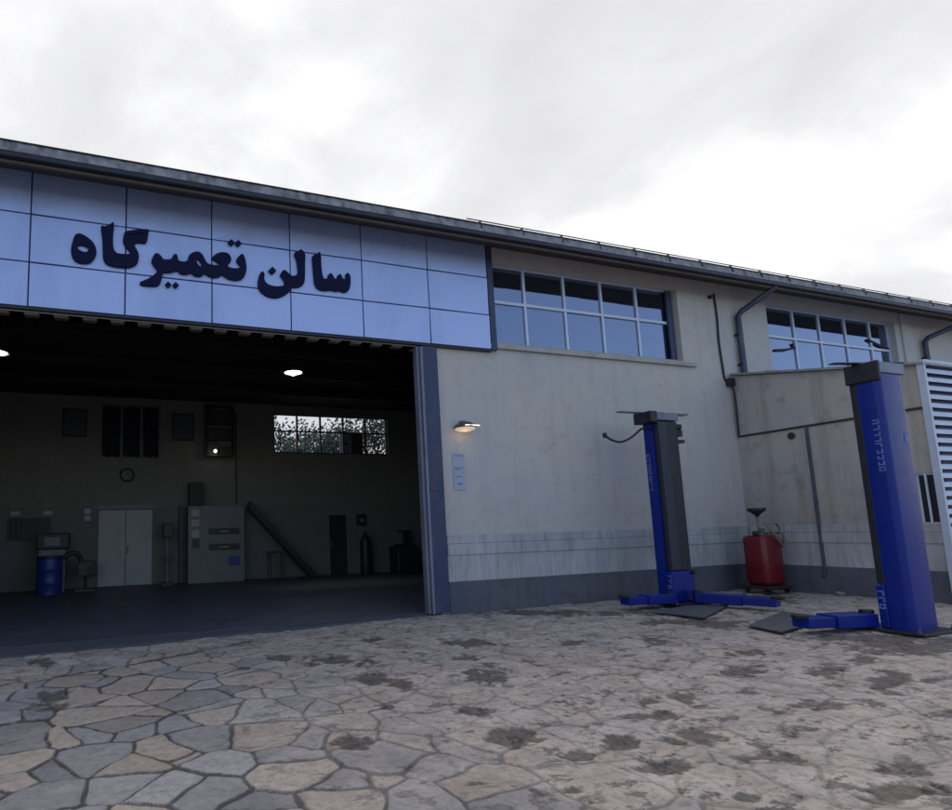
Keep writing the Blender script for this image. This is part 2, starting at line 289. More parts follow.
def box(bm, x0, x1, y0, y1, z0, z1, mi=0):
    vs = [bm.verts.new(p) for p in ((x0, y0, z0), (x1, y0, z0), (x1, y1, z0), (x0, y1, z0), (x0, y0, z1), (x1, y0, z1), (x1, y1, z1), (x0, y1, z1))]
    for f in ((3, 2, 1, 0), (4, 5, 6, 7), (0, 1, 5, 4), (1, 2, 6, 5), (2, 3, 7, 6), (3, 0, 4, 7)):
        bm.faces.new([vs[i] for i in f]).material_index = mi
    return bm
def hexa(bm, p):
    vs = [bm.verts.new(q) for q in p]
    for f in ((3, 2, 1, 0), (4, 5, 6, 7), (0, 1, 5, 4), (1, 2, 6, 5), (2, 3, 7, 6), (3, 0, 4, 7)):
        bm.faces.new([vs[i] for i in f])
    return bm
def lathe(bm, c, prof, seg=24, axis='z'):
    rings = []
    for r, h in prof:
        ring = []
        for i in range(seg):
            a = 2*math.pi*i/seg
            q = (r*math.cos(a), r*math.sin(a), h)
            if axis == 'y': q = (q[0], q[2], q[1])
            if axis == 'x': q = (q[2], q[0], q[1])
            ring.append(bm.verts.new(Vector(c)+Vector(q)))
        rings.append(ring)
    for a, b in zip(rings, rings[1:]):
        for i in range(seg): bm.faces.new((a[i], a[(i+1) % seg], b[(i+1) % seg], b[i]))
    bm.faces.new(rings[0][::-1]); bm.faces.new(rings[-1])
    return bm
def tube(bm, pts, r, seg=10):
    pts = [Vector(p) for p in pts]; rings = []
    up = Vector((0, 0, 1))
    for i, p in enumerate(pts):
        t = (pts[min(i+1, len(pts)-1)]-pts[max(i-1, 0)]).normalized()
        a = t.cross(up)
        if a.length < .1: a = t.cross(Vector((0, 1, 0)))
        a.normalize(); b = a.cross(t).normalized()
        rr = r[i] if isinstance(r, (list, tuple)) else r
        rings.append([bm.verts.new(p+rr*(math.cos(2*math.pi*k/seg)*a+math.sin(2*math.pi*k/seg)*b)) for k in range(seg)])
    for a, b in zip(rings, rings[1:]):
        for i in range(seg): bm.faces.new((a[i], a[(i+1) % seg], b[(i+1) % seg], b[i]))
    bm.faces.new(rings[0][::-1]); bm.faces.new(rings[-1])
    return bm
def curve_pts(pts, n=6):
    P_ = [Vector(p) for p in pts]; out = []
    for i in range(len(P_)-1):
        a, b, c, d = P_[max(i-1, 0)], P_[i], P_[i+1], P_[min(i+2, len(P_)-1)]
        for k in range(n):
            t = k/n
            out.append(.5*((2*b)+(c-a)*t+(2*a-5*b+4*c-d)*t*t+(3*b-a-3*c+d)*t**3))
    return out+[P_[-1]]
def prism(bm, poly, z0, z1):
    a = [bm.verts.new((x, y, z0)) for x, y in poly]; b = [bm.verts.new((x, y, z1)) for x, y in poly]
    bm.faces.new(a[::-1]); bm.faces.new(b)
    for i in range(len(poly)): j = (i+1) % len(poly); bm.faces.new((a[i], a[j], b[j], b[i]))
    return bm
def holed_wall(bm, x0, x1, z0, z1, y0, y1, holes):
    """wall slab facing -Y with true rectangular openings and their reveals"""
    xs = sorted({x0, x1, *[h[0] for h in holes], *[h[1] for h in holes]})
    zs = sorted({z0, z1, *[h[2] for h in holes], *[h[3] for h in holes]})
    solid = lambda i, j: 0 <= i < len(xs)-1 and 0 <= j < len(zs)-1 and not any(
        h[0] <= (xs[i]+xs[i+1])/2 <= h[1] and h[2] <= (zs[j]+zs[j+1])/2 <= h[3] for h in holes)
    V = {}
    def v(i, j, k):
        if (i, j, k) not in V: V[(i, j, k)] = bm.verts.new((xs[i], (y0, y1)[k], zs[j]))
        return V[(i, j, k)]
    for i in range(len(xs)-1):
        for j in range(len(zs)-1):
            if not solid(i, j): continue
            bm.faces.new((v(i, j, 0), v(i+1, j, 0), v(i+1, j+1, 0), v(i, j+1, 0)))
            bm.faces.new((v(i, j, 1), v(i, j+1, 1), v(i+1, j+1, 1), v(i+1, j, 1)))
            if not solid(i-1, j): bm.faces.new((v(i, j, 0), v(i, j+1, 0), v(i, j+1, 1), v(i, j, 1)))
            if not solid(i+1, j): bm.faces.new((v(i+1, j, 0), v(i+1, j, 1), v(i+1, j+1, 1), v(i+1, j+1, 0)))
            if not solid(i, j-1): bm.faces.new((v(i, j, 0), v(i, j, 1), v(i+1, j, 1), v(i+1, j, 0)))
            if not solid(i, j+1): bm.faces.new((v(i, j+1, 0), v(i+1, j+1, 0), v(i+1, j+1, 1), v(i, j+1, 1)))
    return bm

# ------------------------------------------------------------ world and sun
SUN_EL, SUN_AZ = 58, 20          # behind the building, veiled by cloud
w = bpy.data.worlds.new('World'); SC.world = w; w.use_nodes = True
nt = w.node_tree; nt.nodes.clear()
out = N(nt, 'ShaderNodeOutputWorld')
sky = N(nt, 'ShaderNodeTexSky'); sky.sky_type = 'NISHITA'; sky.sun_disc = False
sky.sun_elevation = R(SUN_EL); sky.sun_rotation = R(SUN_AZ)
bg1 = N(nt, 'ShaderNodeBackground'); bg1.inputs[1].default_value = .15; L(nt, sky.outputs[0], bg1.inputs[0])
tc = N(nt, 'ShaderNodeTexCoord'); d = tc.outputs['Generated']
sp = N(nt, 'ShaderNodeSeparateXYZ'); L(nt, d, sp.inputs[0])
zc = math_(nt, 'ADD', math_(nt, 'MAXIMUM', sp.outputs[2], 0.), .28)
cb = N(nt, 'ShaderNodeCombineXYZ')
L(nt, math_(nt, 'DIVIDE', sp.outputs[0], zc), cb.inputs[0]); L(nt, math_(nt, 'DIVIDE', sp.outputs[1], zc), cb.inputs[1])
def wnoise(s, det, ro, off):
    a = N(nt, 'ShaderNodeVectorMath', operation='ADD'); L(nt, cb.outputs[0], a.inputs[0]); a.inputs[1].default_value = off
    n = N(nt, 'ShaderNodeTexNoise'); n.inputs['Scale'].default_value = s; n.inputs['Detail'].default_value = det
    n.inputs['Roughness'].default_value = ro; n.inputs['Distortion'].default_value = .4
    L(nt, a.outputs[0], n.inputs[0]); return n.outputs[0]
c1 = wnoise(1.1, 7, .5, (3.1, 1.7, 0)); c2 = wnoise(3.2, 8, .55, (7.7, 2.2, 0))
cl = math_(nt, 'ADD', math_(nt, 'MULTIPLY', c1, .65), math_(nt, 'MULTIPLY', c2, .35))
cc = ramp(nt, cl, ((.36, (.50, .50, .52)), (.46, (.57, .57, .58)), (.55, (.72, .72, .725)), (.68, (.72, .72, .725))))
bg2 = N(nt, 'ShaderNodeBackground'); bg2.inputs[1].default_value = 1.0; L(nt, cc, bg2.inputs[0])
# unbroken cloud over the building, thinner toward the south behind the camera
front = math_(nt, 'MULTIPLY_ADD', sp.outputs[1], 1.5, .75)
cov = math_(nt, 'ADD', front, math_(nt, 'MULTIPLY', math_(nt, 'SUBTRACT', c1, .5), 1.0))
cov = math_(nt, 'MAXIMUM', math_(nt, 'MINIMUM', cov, 1.), .12)
mx = N(nt, 'ShaderNodeMixShader'); L(nt, cov, mx.inputs[0]); L(nt, bg1.outputs[0], mx.inputs[1]); L(nt, bg2.outputs[0], mx.inputs[2])
L(nt, mx.outputs[0], out.inputs[0])
ld = bpy.data.lights.new('sun', 'SUN'); ld.energy = .6; ld.angle = R(25); ld.color = (1, .95, .88)
lo = bpy.data.objects.new('sun', ld); COL.objects.link(lo)
sd = Vector((math.sin(R(SUN_AZ))*math.cos(R(SUN_EL)), math.cos(R(SUN_AZ))*math.cos(R(SUN_EL)), math.sin(R(SUN_EL))))
lo.rotation_euler = sd.to_track_quat('Z', 'Y').to_euler(); lo.location = (0, 20, 40)
SC.view_settings.view_transform = 'Standard'; SC.view_settings.look = 'None'
SC.view_settings.exposure = .62; SC.view_settings.gamma = 1
SC.render.engine = 'CYCLES'; SC.cycles.use_denoising = True

# ------------------------------------------------------------ ground
bm = B(); g = 400
vs = [bm.verts.new(p) for p in ((-g, -g, -.06), (g, -g, -.06), (g, g, -.06), (-g, g, -.06))]; bm.faces.new(vs)
tag(obj('ground', bm, 'yard'), kind='structure')
def make_paving():
    X0, X1 = -6., 17.
    ys = [.6]
    while ys[-1] < 9.70: ys.append(ys[-1]+.014+.0022*ys[-1])
    xs = [X0]
    while xs[-1] < X1: xs.append(xs[-1]+(.022 if -2.5 < xs[-1] < 10 else .05))
    xs = np.array(xs); ys = np.array(ys)
    GX, GY = np.meshgrid(xs, ys); gx = GX.ravel(); gy = GY.ravel()
    rs = np.random.RandomState(11)
    def vn(x, y, s, seed):          # value noise
        r = np.random.RandomState(seed).rand(256, 256)
        x = x*s+50; y = y*s+50; xi = np.floor(x).astype(int); yi = np.floor(y).astype(int)
        fx = x-xi; fy = y-yi; fx = fx*fx*(3-2*fx); fy = fy*fy*(3-2*fy)
        q = lambda a, b: r[a % 256, b % 256]
        return (q(xi, yi)*(1-fx)+q(xi+1, yi)*fx)*(1-fy)+(q(xi, yi+1)*(1-fx)+q(xi+1, yi+1)*fx)*fy-.5
    wx = gx+.13*vn(gx, gy, 1.6, 1)+.045*vn(gx, gy, 6, 2)+.016*vn(gx, gy, 11, 12)
    wy = gy+.13*vn(gx, gy, 1.6, 3)+.045*vn(gx, gy, 6, 4)+.016*vn(gx, gy, 11, 13)
    S = .40; SX, SY = S*1.25, S*.80
    nx = 66; ny = 56; ox, oy = -10., -3.
    px = (np.arange(nx)[:, None]+rs.rand(nx, ny)*.96)*SX+ox
    py = (np.arange(ny)[None, :]+rs.rand(nx, ny)*.96)*SY+oy
    wt = rs.rand(nx, ny)**2*.10
    ci = np.floor((wx-ox)/SX).astype(int); cj = np.floor((wy-oy)/SY).astype(int)
    n = len(gx); best = np.full(n, 1e9); bi = np.zeros(n, int)
    for di in range(-2, 3):
        for dj in range(-2, 3):
            a = np.clip(ci+di, 0, nx-1); b = np.clip(cj+dj, 0, ny-1)
            dd = (px[a, b]-wx)**2+(py[a, b]-wy)**2-wt[a, b]
            k = dd < best; best[k] = dd[k]; bi[k] = (a*ny+b)[k]
    e = np.full(n, 1e9); bx = px.ravel()[bi]; by = py.ravel()[bi]
    for di in range(-2, 3):
        for dj in range(-2, 3):
            a = np.clip(ci+di, 0, nx-1); b = np.clip(cj+dj, 0, ny-1)
            dd = (px[a, b]-wx)**2+(py[a, b]-wy)**2-wt[a, b]
            sep = np.hypot(px[a, b]-bx, py[a, b]-by); ok = (a*ny+b) != bi
            q = np.where(ok, (dd-best)/(2*np.maximum(sep, 1e-3)), 1e9); e = np.minimum(e, q)
    tone = rs.rand(nx*ny)[bi]; tone2 = rs.rand(nx*ny)[bi]
    tx = ((rs.rand(nx*ny)-.5)*.035)[bi]; ty = ((rs.rand(nx*ny)-.5)*.035)[bi]; th = ((rs.rand(nx*ny)-.5)*.014)[bi]
    # cement smeared over the stones, from none at the left to most of the right
    wash = np.clip((gx+.18*gy-1.7)/2.0+.6*vn(gx, gy, .8, 5), 0, 1)
    patch = np.zeros(n); STR = .5+.48*np.random.RandomState(4).rand(len(STAINS_AND_SHADE))**.6; STR[-6:] = .85
    for k, (cx, cy, ux, uy, vx, vy) in enumerate(STAINS_AND_SHADE):
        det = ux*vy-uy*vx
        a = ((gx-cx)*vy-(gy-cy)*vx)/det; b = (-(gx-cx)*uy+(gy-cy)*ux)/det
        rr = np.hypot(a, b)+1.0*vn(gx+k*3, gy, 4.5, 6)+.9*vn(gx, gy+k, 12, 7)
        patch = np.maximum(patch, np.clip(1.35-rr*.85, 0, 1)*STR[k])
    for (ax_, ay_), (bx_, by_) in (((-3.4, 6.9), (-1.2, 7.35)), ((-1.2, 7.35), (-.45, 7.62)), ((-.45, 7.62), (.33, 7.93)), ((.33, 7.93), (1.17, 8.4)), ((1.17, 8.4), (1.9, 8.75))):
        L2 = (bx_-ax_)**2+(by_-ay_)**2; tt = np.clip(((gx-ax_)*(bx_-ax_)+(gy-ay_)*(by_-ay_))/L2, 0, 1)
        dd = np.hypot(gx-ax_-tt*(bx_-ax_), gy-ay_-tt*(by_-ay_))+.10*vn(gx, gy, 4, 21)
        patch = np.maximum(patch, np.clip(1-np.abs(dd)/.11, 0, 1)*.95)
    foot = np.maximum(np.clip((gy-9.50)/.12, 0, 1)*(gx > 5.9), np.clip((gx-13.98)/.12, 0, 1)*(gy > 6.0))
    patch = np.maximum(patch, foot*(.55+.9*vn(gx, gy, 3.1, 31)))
    # older, smoother stones between that line and the doorway
    wash = np.maximum(wash, np.clip((gy-7.5-.48*(gx+.45))/.25, 0, 1)*.62)
    sm = np.clip(e/.035, 0, 1); sm = sm*sm*(3-2*sm)
    z = (sm*.016+th+tx*(wx-bx)+ty*(wy-by))*(1-.6*wash)-.016*np.clip(patch*2-.8, 0, 1)
    z += .03*vn(gx, gy, .7, 8)+.012*vn(gx, gy, 2.3, 9)+.010*vn(gx, gy, 9, 10)*(.2+wash)+.007*vn(gx*.8+gy*.5, gy, 19, 22)*(.15+wash)
    z += -.012
    nxx, nyy = len(xs), len(ys)
    co = np.stack([gx, gy, z], 1).astype(np.float32)
    me = bpy.data.meshes.new('paving')
    idx = np.arange(nxx*nyy).reshape(nyy, nxx)
    q = np.stack([idx[:-1, :-1], idx[:-1, 1:], idx[1:, 1:], idx[1:, :-1]], -1).reshape(-1, 4)
    me.vertices.add(n); me.vertices.foreach_set('co', co.ravel())
    me.loops.add(q.size); me.loops.foreach_set('vertex_index', q.ravel().astype(np.int32))
    me.polygons.add(len(q)); me.polygons.foreach_set('loop_start', (np.arange(len(q))*4).astype(np.int32))
    me.polygons.foreach_set('use_smooth', np.ones(len(q), bool))
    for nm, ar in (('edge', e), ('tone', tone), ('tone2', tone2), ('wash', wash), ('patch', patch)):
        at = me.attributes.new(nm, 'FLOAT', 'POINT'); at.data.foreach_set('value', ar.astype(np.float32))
    me.update(calc_edges=True); me.validate()
    me.materials.append(MAT['paving'])
    o = bpy.data.objects.new('paving', me); COL.objects.link(o)
    tag(o, kind='structure')
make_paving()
# concrete apron running out of the doorway, with its broken outer edge
edge = [(-6, 8.5), (-3.5, 8.7), (-1.6, 9.0), (-.6, 9.05), (.33, 9.12), (1.17, 9.2), (2.5, 9.35), (3.6, 9.42), (4.6, 9.5), (5.5, 9.56)]
ep = []
for (a, b), (c, d_) in zip(edge, edge[1:]):
    for k in range(8):
        t = k/8; x = a+(c-a)*t; y = b+(d_-b)*t
        ep.append((x, y+.05*noise.noise(Vector((x*3, y*3, 0)))+.025*noise.noise(Vector((x*11, y*11, 4)))))
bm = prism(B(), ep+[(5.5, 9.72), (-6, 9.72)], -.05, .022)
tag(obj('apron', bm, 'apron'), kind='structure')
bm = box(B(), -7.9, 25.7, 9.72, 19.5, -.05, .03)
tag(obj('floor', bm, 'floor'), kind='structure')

# ------------------------------------------------------------ workshop building
FY = 9.66
bld = thing('workshop_building', 'long cream workshop hall with a blue panelled band over its open doorway', 'building', (0, FY, 0))
WIN1 = (7.36, 12.62, 5.33, 7.10); WIN2 = (15.72, 21.10, 5.33, 7.10)
bm = holed_wall(B(), -8.2, 26, -.05, 7.42, FY, FY+.28, [(-3.88, 5.78, -.05, 5.10), WIN1, WIN2])
obj('wall', bm, 'wall', bld)
# plinth and stone band, proud of the plaster
def plinth_run(x0, x1, parent, yf, side=False):
    def bx(z0, z1, d, e=0):
        bm = B()
        if not side: box(bm, x0, x1, yf-d, yf, z0, z1)
        else: box(bm, yf-d, yf, x0, x1, z0, z1)
        return bm
    obj('plinth', bx(-.05, .57, .03), 'plinth', parent, bevel=.006)
    bm = bx(.57, 1.06, .022); obj('stone_band', bm, 'band', parent)
    bm = bx(1.06, 1.27, .045)
    for b_ in (bx(1.272, 1.44, .036),):
        me = bpy.data.meshes.new('t'); b_.to_mesh(me); bm.from_mesh(me); b_.free(); bpy.data.meshes.remove(me)
    obj('moulding', bm, 'band', parent, bevel=.012)
plinth_run(5.94, 14.12, bld, FY)
plinth_run(-8.2, -3.62, bld, FY)
# side and back walls
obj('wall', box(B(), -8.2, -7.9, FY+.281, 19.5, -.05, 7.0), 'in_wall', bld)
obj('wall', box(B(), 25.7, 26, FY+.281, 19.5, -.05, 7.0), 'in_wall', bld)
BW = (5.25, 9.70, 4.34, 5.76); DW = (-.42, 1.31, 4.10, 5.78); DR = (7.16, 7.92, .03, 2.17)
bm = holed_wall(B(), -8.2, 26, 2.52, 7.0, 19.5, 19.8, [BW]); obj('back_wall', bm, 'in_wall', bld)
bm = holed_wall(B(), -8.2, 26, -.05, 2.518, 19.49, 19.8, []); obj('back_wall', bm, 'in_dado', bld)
# roof: soffit, gutter, weathered sheet edge, sheets
obj('soffit', hexa(B(), [(-8.6, 8.981, 7.15), (26.4, 8.981, 7.15), (26.4, FY+.3, 7.54), (-8.6, FY+.3, 7.54), (-8.6, 8.981, 7.18), (26.4, 8.981, 7.18), (26.4, FY+.3, 7.57), (-8.6, FY+.3, 7.57)]), 'soffit', bld)
bm = box(B(), -8.6, 26.4, 8.935, 8.978, 7.105, 7.146); obj('soffit_edge', bm, 'soffit_edge', bld)
bm = B()
prof = [(8.975, 7.148), (8.86, 7.148), (8.845, 7.16), (8.845, 7.222), (8.838, 7.23), (8.975, 7.23)]
n0 = [bm.verts.new((-8.6, y, z)) for y, z in prof]; n1 = [bm.verts.new((26.4, y, z)) for y, z in prof]
for i in range(len(prof)): j = (i+1) % len(prof); bm.faces.new((n0[i], n0[j], n1[j], n1[i]))
bm.faces.new(n0); bm.faces.new(n1[::-1])
gut = obj('gutter', bm, 'gutter', bld)
# corrugated roof edge: wave section standing above the gutter
bm = B(); xs = np.arange(-8.6, 26.4, .033); pr = None
for i, x in enumerate(xs):
    hz = .006*math.sin(x*2*math.pi/.20)+.010*noise.noise(Vector((x*.7, 0, 0)))
    yj = .006*math.sin(x*2*math.pi/.20)
    lo_ = 7.234; top = 7.400+hz
    cur = [bm.verts.new((x, 8.85+yj, lo_)), bm.verts.new((x, 8.88+yj, top)), bm.verts.new((x, 9.6, top+.14)), bm.verts.new((x, 14.6, 8.55)), bm.verts.new((x, 20.1, 7.45))]
    if pr:
        for k in range(4): bm.faces.new((pr[k], cur[k], cur[k+1], pr[k+1])).material_index = 0 if k == 0 else 1
    pr = cur
obj('roof', bm, ['roof_edge', 'roof'], bld, smooth=False)
# thin dark drip edge above
obj('drip_edge', box(B(), -8.6, 26.4, 8.862, 8.90, 7.398, 7.418), 'gutter', bld)
# snow rail on brackets over the right half
bm = B()
tube(bm, [(6.3, 8.90, 7.475), (26.3, 8.90, 7.475)], .011, 8)
x = 6.6
while x < 26:
    tube(bm, [(x, 8.85, 7.30), (x, 8.90, 7.48)], .014, 6); tube(bm, [(x, 8.90, 7.47), (x, 9.2, 7.45)], .010, 6); x += .98
obj('snow_rail', bm, 'gutter', bld)
# dark ceiling under the roof, sloping to the back, with purlins
def ceil_z(y): return 7.05-(y-9.95)/(19.5-9.95)*1.0
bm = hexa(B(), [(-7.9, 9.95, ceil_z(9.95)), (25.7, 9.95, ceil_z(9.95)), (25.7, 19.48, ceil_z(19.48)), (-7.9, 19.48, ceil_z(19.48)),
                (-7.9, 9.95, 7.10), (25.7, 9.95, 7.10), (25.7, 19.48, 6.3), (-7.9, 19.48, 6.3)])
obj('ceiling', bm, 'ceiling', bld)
for y in (11.5, 13.1, 14.7, 16.3, 17.9):
    z = ceil_z(y)-.003
    obj('roof_beam', box(B(), -7.88, 25.68, y-.07, y+.07, z-.2, z), 'beam', bld)
# blue panelled fascia: true panels with open joints on a dark backing
PXS = [-5.62, -4.19, -2.76, -1.33, .10, 1.52, 2.94, 4.36, 5.79, 7.19]
PZS = [5.16, 5.885, 6.685, 7.402]
obj('fascia_backing', box(B(), -5.62, 7.19, 9.615, FY-.002, 5.15, 7.405), 'fascia_back', bld)
bm = B()
for a, b in zip(PXS, PXS[1:]):
    for c, d_ in zip(PZS, PZS[1:]):
        j = .011; t = (random.random()-.5)*.016
        hexa(bm, [(a+j, 9.58+t, c+j), (b-j, 9.58-t, c+j), (b-j, 9.613, c+j), (a+j, 9.613, c+j),
                  (a+j, 9.58-t, d_-j), (b-j, 9.58+t, d_-j), (b-j, 9.613, d_-j), (a+j, 9.613, d_-j)])
obj('fascia_panels', bm, 'fascia', bld, bevel=.004)
obj('fascia_trim', box(B(), 7.195, 7.33, 9.575, FY-.001, 5.15, 7.405), 'blue_steel', bld)
obj('fascia_trim', box(B(), -5.62, 7.192, 9.57, FY-.001, 5.115, 5.147), 'gutter', bld)
# lintel edge: underside ribs of the folded sheet under the fascia
x = -3.5
while x < 5.3:
    bm = hexa(B(), [(x, 9.66, 5.055), (x+.18, 9.66, 5.055), (x+.18, 9.80, 5.055), (x, 9.80, 5.055), (x-.03, 9.66, 5.098), (x+.21, 9.66, 5.098), (x+.21, 9.80, 5.098), (x-.03, 9.80, 5.098)]); x += .425
    obj('lintel_rib', bm, 'soffit_edge', bld, bevel=.01)
obj('lintel', box(B(), -3.6, 5.47, 9.662, 9.94, 5.10, 5.149), 'gutter', bld)
# door posts: blue channel with a pale inner flange and a bolted splice
def post(x, s):
    bm = box(B(), min(x, x+.34*s), max(x, x+.34*s), 9.585, FY+.28, .02, 5.11)
    p = obj('door_post', bm, 'blue_steel', bld, bevel=.006)
    bm = box(B(), min(x-.10*s, x-.002*s), max(x-.10*s, x-.002*s), 9.62, 9.76, .02, 5.09)
    obj('post_flange', bm, 'pale_steel', p, bevel=.006)
    bm = box(B(), min(x-.04*s, x+.012*s), max(x-.04*s, x+.012*s), 9.572, 9.584, .02, 5.08)
    obj('edge_angle', bm, 'pale_steel', p)
    bm = box(B(), min(x+.03*s, x+.31*s), max(x+.03*s, x+.31*s), 9.57, 9.583, 2.28, 2.36)
    obj('splice_plate', bm, 'blue_steel', p)
post(5.57, 1); post(-3.70, -1)
# windows of the front
rg = random.Random(21)
def window(W, cols, tilt=None):
    x0, x1, z0, z1 = W; y = FY+.19
    bm = B()
    box(bm, x0, x1, y-.03, y+.03, z0, z0+.05); box(bm, x0, x1, y-.03, y+.03, z1-.02, z1)
    box(bm, x0, x0+.05, y-.031, y+.031, z0+.05, z1-.02); box(bm, x1-.05, x1, y-.031, y+.031, z0+.05, z1-.02)
    for c in cols: box(bm, c-.028, c+.028, y-.035, y+.035, z0+.05, z1-.02)
    box(bm, x0+.05, x1-.05, y-.04, y+.02, 6.27, 6.33)
    f = obj('window', bm, 'white_frame', bld)
    g_ = B(); gxs = [x0+.05, *cols, x1-.05]
    for a, b in zip(gxs, gxs[1:]):
        for c, d_ in ((z0+.05, 6.29), (6.31, z1-.02)):
            q = [rg.uniform(-.003, .003) for _ in range(4)]
            hexa(g_, [(a, y-.003+q[0], c), (b, y-.003+q[1], c), (b, y+.004+q[1], c), (a, y+.004+q[0], c), (a, y-.003+q[2], d_), (b, y-.003+q[3], d_), (b, y+.004+q[3], d_), (a, y+.004+q[2], d_)])
    obj('glass', g_, 'glass', f)
    s = B(); box(s, x0-.30, x1+.35, FY-.075, FY-.001, z0-.13, z0-.035); box(s, x0+.002, x1-.002, FY-.0005, y-.035, z0+.002, z0+.02)
    obj('sill', s, 'sill', f, bevel=.008)
    return f
w1 = window(WIN1, (8.30, 9.38, 10.44, 11.50))
# narrow dark jamb and opened casement at the right of the first window
obj('jamb', box(B(), 12.40, 12.56, FY+.10, FY+.15, 5.36, 7.08), 'blue_steel', w1)
w2 = window(WIN2, (17.0, 18.05, 19.15, 20.25))
obj('torn_film', tube(B(), [(16.15, FY+.17, 5.93), (16.55, FY+.165, 5.97), (16.93, FY+.17, 6.06), (16.85, FY+.17, 6.16)], .035, 6), 'cable', w2)
obj('torn_film', tube(B(), [(20.1, FY+.165, 6.55), (20.6, FY+.16, 6.42), (21.0, FY+.165, 6.36)], .04, 6), 'cable', w2)
# pilaster strips around the windows
obj('pilaster', box(B(), 21.35, 21.75, FY-.05, FY-.001, 4.0, 7.38), 'wall', bld)
# downpipes
def downpipe(xg, xw, zb):
    pts = [(xg, 8.93, 7.20), (xg, 8.93, 7.12), (xg-.12, 9.12, 6.98), (xw+.06, 9.50, 6.70), (xw, 9.56, 6.58), (xw, 9.56, 6.3), (xw, 9.56, zb)]
    bm = tube(B(), pts, .068, 14)
    p = obj('downpipe', bm, 'pipe', bld, smooth=True, auto=True)
    for z in (6.1, 5.35): obj('pipe_bracket', box(B(), xw-.075, xw+.075, 9.52, FY-.001, z, z+.04), 'gutter', p)
downpipe(14.95, 14.50, 5.02); downpipe(23.0, 22.25, 4.6)
bm = tube(B(), curve_pts([(13.85, 9.63, 7.12), (13.87, 9.63, 6.5), (13.84, 9.63, 5.9), (13.87, 9.63, 5.3), (13.9, 9.63, 4.98), (14.02, 9.62, 4.86), (14.08, 9.58, 4.7), (14.09, 9.58, 4.1), (14.10, 9.60, 3.55)]), .022, 8)
obj('conduit', bm, 'cable', bld, smooth=True)
obj('junction_box', box(B(), 13.93, 14.10, 9.53, 9.64, 4.80, 4.98), 'gutter', bld, bevel=.01)
obj('junction_box', box(B(), 13.66, 13.74, 9.60, FY-.001, 6.98, 7.06), 'gutter', bld, bevel=.01)

# back window with mullions
def back_window():
    x0, x1, z0, z1 = BW; y = 19.62; bm = B()
    box(bm, x0, x1, y-.03, y+.03, z0, z0+.05); box(bm, x0, x1, y-.03, y+.03, z1-.05, z1)
    box(bm, x0, x0+.05, y-.031, y+.031, z0+.05, z1-.05); box(bm, x1-.05, x1, y-.031, y+.031, z0+.05, z1-.05)
    for k in range(1, 5): c = x0+(x1-x0)*k/5; box(bm, c-.03, c+.03, y-.035, y+.035, z0+.05, z1-.05)
    box(bm, x0+.05, x1-.05, y-.04, y+.02, 5.12, 5.17)
    f = obj('window', bm, 'in_dark', bld)
    obj('glass', box(B(), x0+.05, x1-.05, y-.003, y+.003, z0+.05, z1-.05), 'clear', f)
back_window()

# ------------------------------------------------------------ sign lettering
sg = thing('sign_lettering', 'navy Persian sign letters fixed on the blue panel band over the doorway', 'sign', (1.6, 9.58, 6.0))
for rings in LETTERS:
    cu = bpy.data.curves.new('letter', 'CURVE'); cu.dimensions = '2D'; cu.fill_mode = 'BOTH'; cu.extrude = .02; cu.bevel_depth = .004
    for ring in rings:
        sp_ = cu.splines.new('POLY')
        P_ = [Vector((x, z, 0)) for x, z in ring]
        if len(ring) > 4:      # round the traced outline a little
            Q = []
            for i in range(len(P_)):
                a, b, c, d_ = P_[i-1], P_[i], P_[(i+1) % len(P_)], P_[(i+2) % len(P_)]
                for t in (0, .33, .66):
                    Q.append(.5*((2*b)+(c-a)*t+(2*a-5*b+4*c-d_)*t*t+(3*b-a-3*c+d_)*t**3))
            P_ = Q
        sp_.points.add(len(P_)-1); sp_.use_cyclic_u = True
        for pt, q in zip(sp_.points, P_): pt.co = (q.x, q.y, 0, 1)
    tmp = bpy.data.objects.new('tmp', cu); COL.objects.link(tmp)
    dg = bpy.context.evaluated_depsgraph_get()
    me = bpy.data.meshes.new_from_object(tmp.evaluated_get(dg))
    bpy.data.objects.remove(tmp)
    me.transform(Matrix.Translation((0, 9.552, 0)) @ Matrix.Rotation(R(90), 4, 'X'))
    me.transform(Matrix.Translation(-Vector((1.6, 9.58, 6.0))))
    me.materials.clear(); me.materials.append(MAT['letter']); me.name = 'letter'
    o = bpy.data.objects.new('letter', me); COL.objects.link(o); o.parent = sg

# ------------------------------------------------------------ annexe at right
AX = 14.13; AF = 6.15
ann = thing('annexe_building', 'stained plaster lean-to beside the hall, its front clad in white ribbed sheet', 'building', (AX, AF, 0))
def az(y): return 4.36+(y-AF)*(5.03-4.36)/(9.5-AF)
AWN = (6.18, 6.50, 1.42, 2.35)
bm = B()
def side_poly(bm, pts, x0, x1):
    a = [bm.verts.new((x0, y, z)) for y, z in pts]; b = [bm.verts.new((x1, y, z)) for y, z in pts]
    bm.faces.new(a); bm.faces.new(b[::-1])
    for i in range(len(pts)): j = (i+1) % len(pts); bm.faces.new((a[i], b[i], b[j], a[j]))
ys = FY-.002
side_poly(bm, [(AF+.06, -.05), (6.22, -.05), (6.22, az(6.22)), (AF+.06, az(AF+.06))], AX, AX+.25)
side_poly(bm, [(6.50, -.05), (ys, -.05), (ys, az(ys)), (6.50, az(6.50))], AX, AX+.25)
side_poly(bm, [(6.22, -.05), (6.50, -.05), (6.50, 1.42), (6.22, 1.42)], AX, AX+.25)
side_poly(bm, [(6.22, 2.35), (6.50, 2.35), (6.50, az(6.50)), (6.22, az(6.22))], AX, AX+.25)
obj('wall', bm, 'annexe', ann)
plinth_run(AF+.06, ys-.05, ann, AX, side=True)
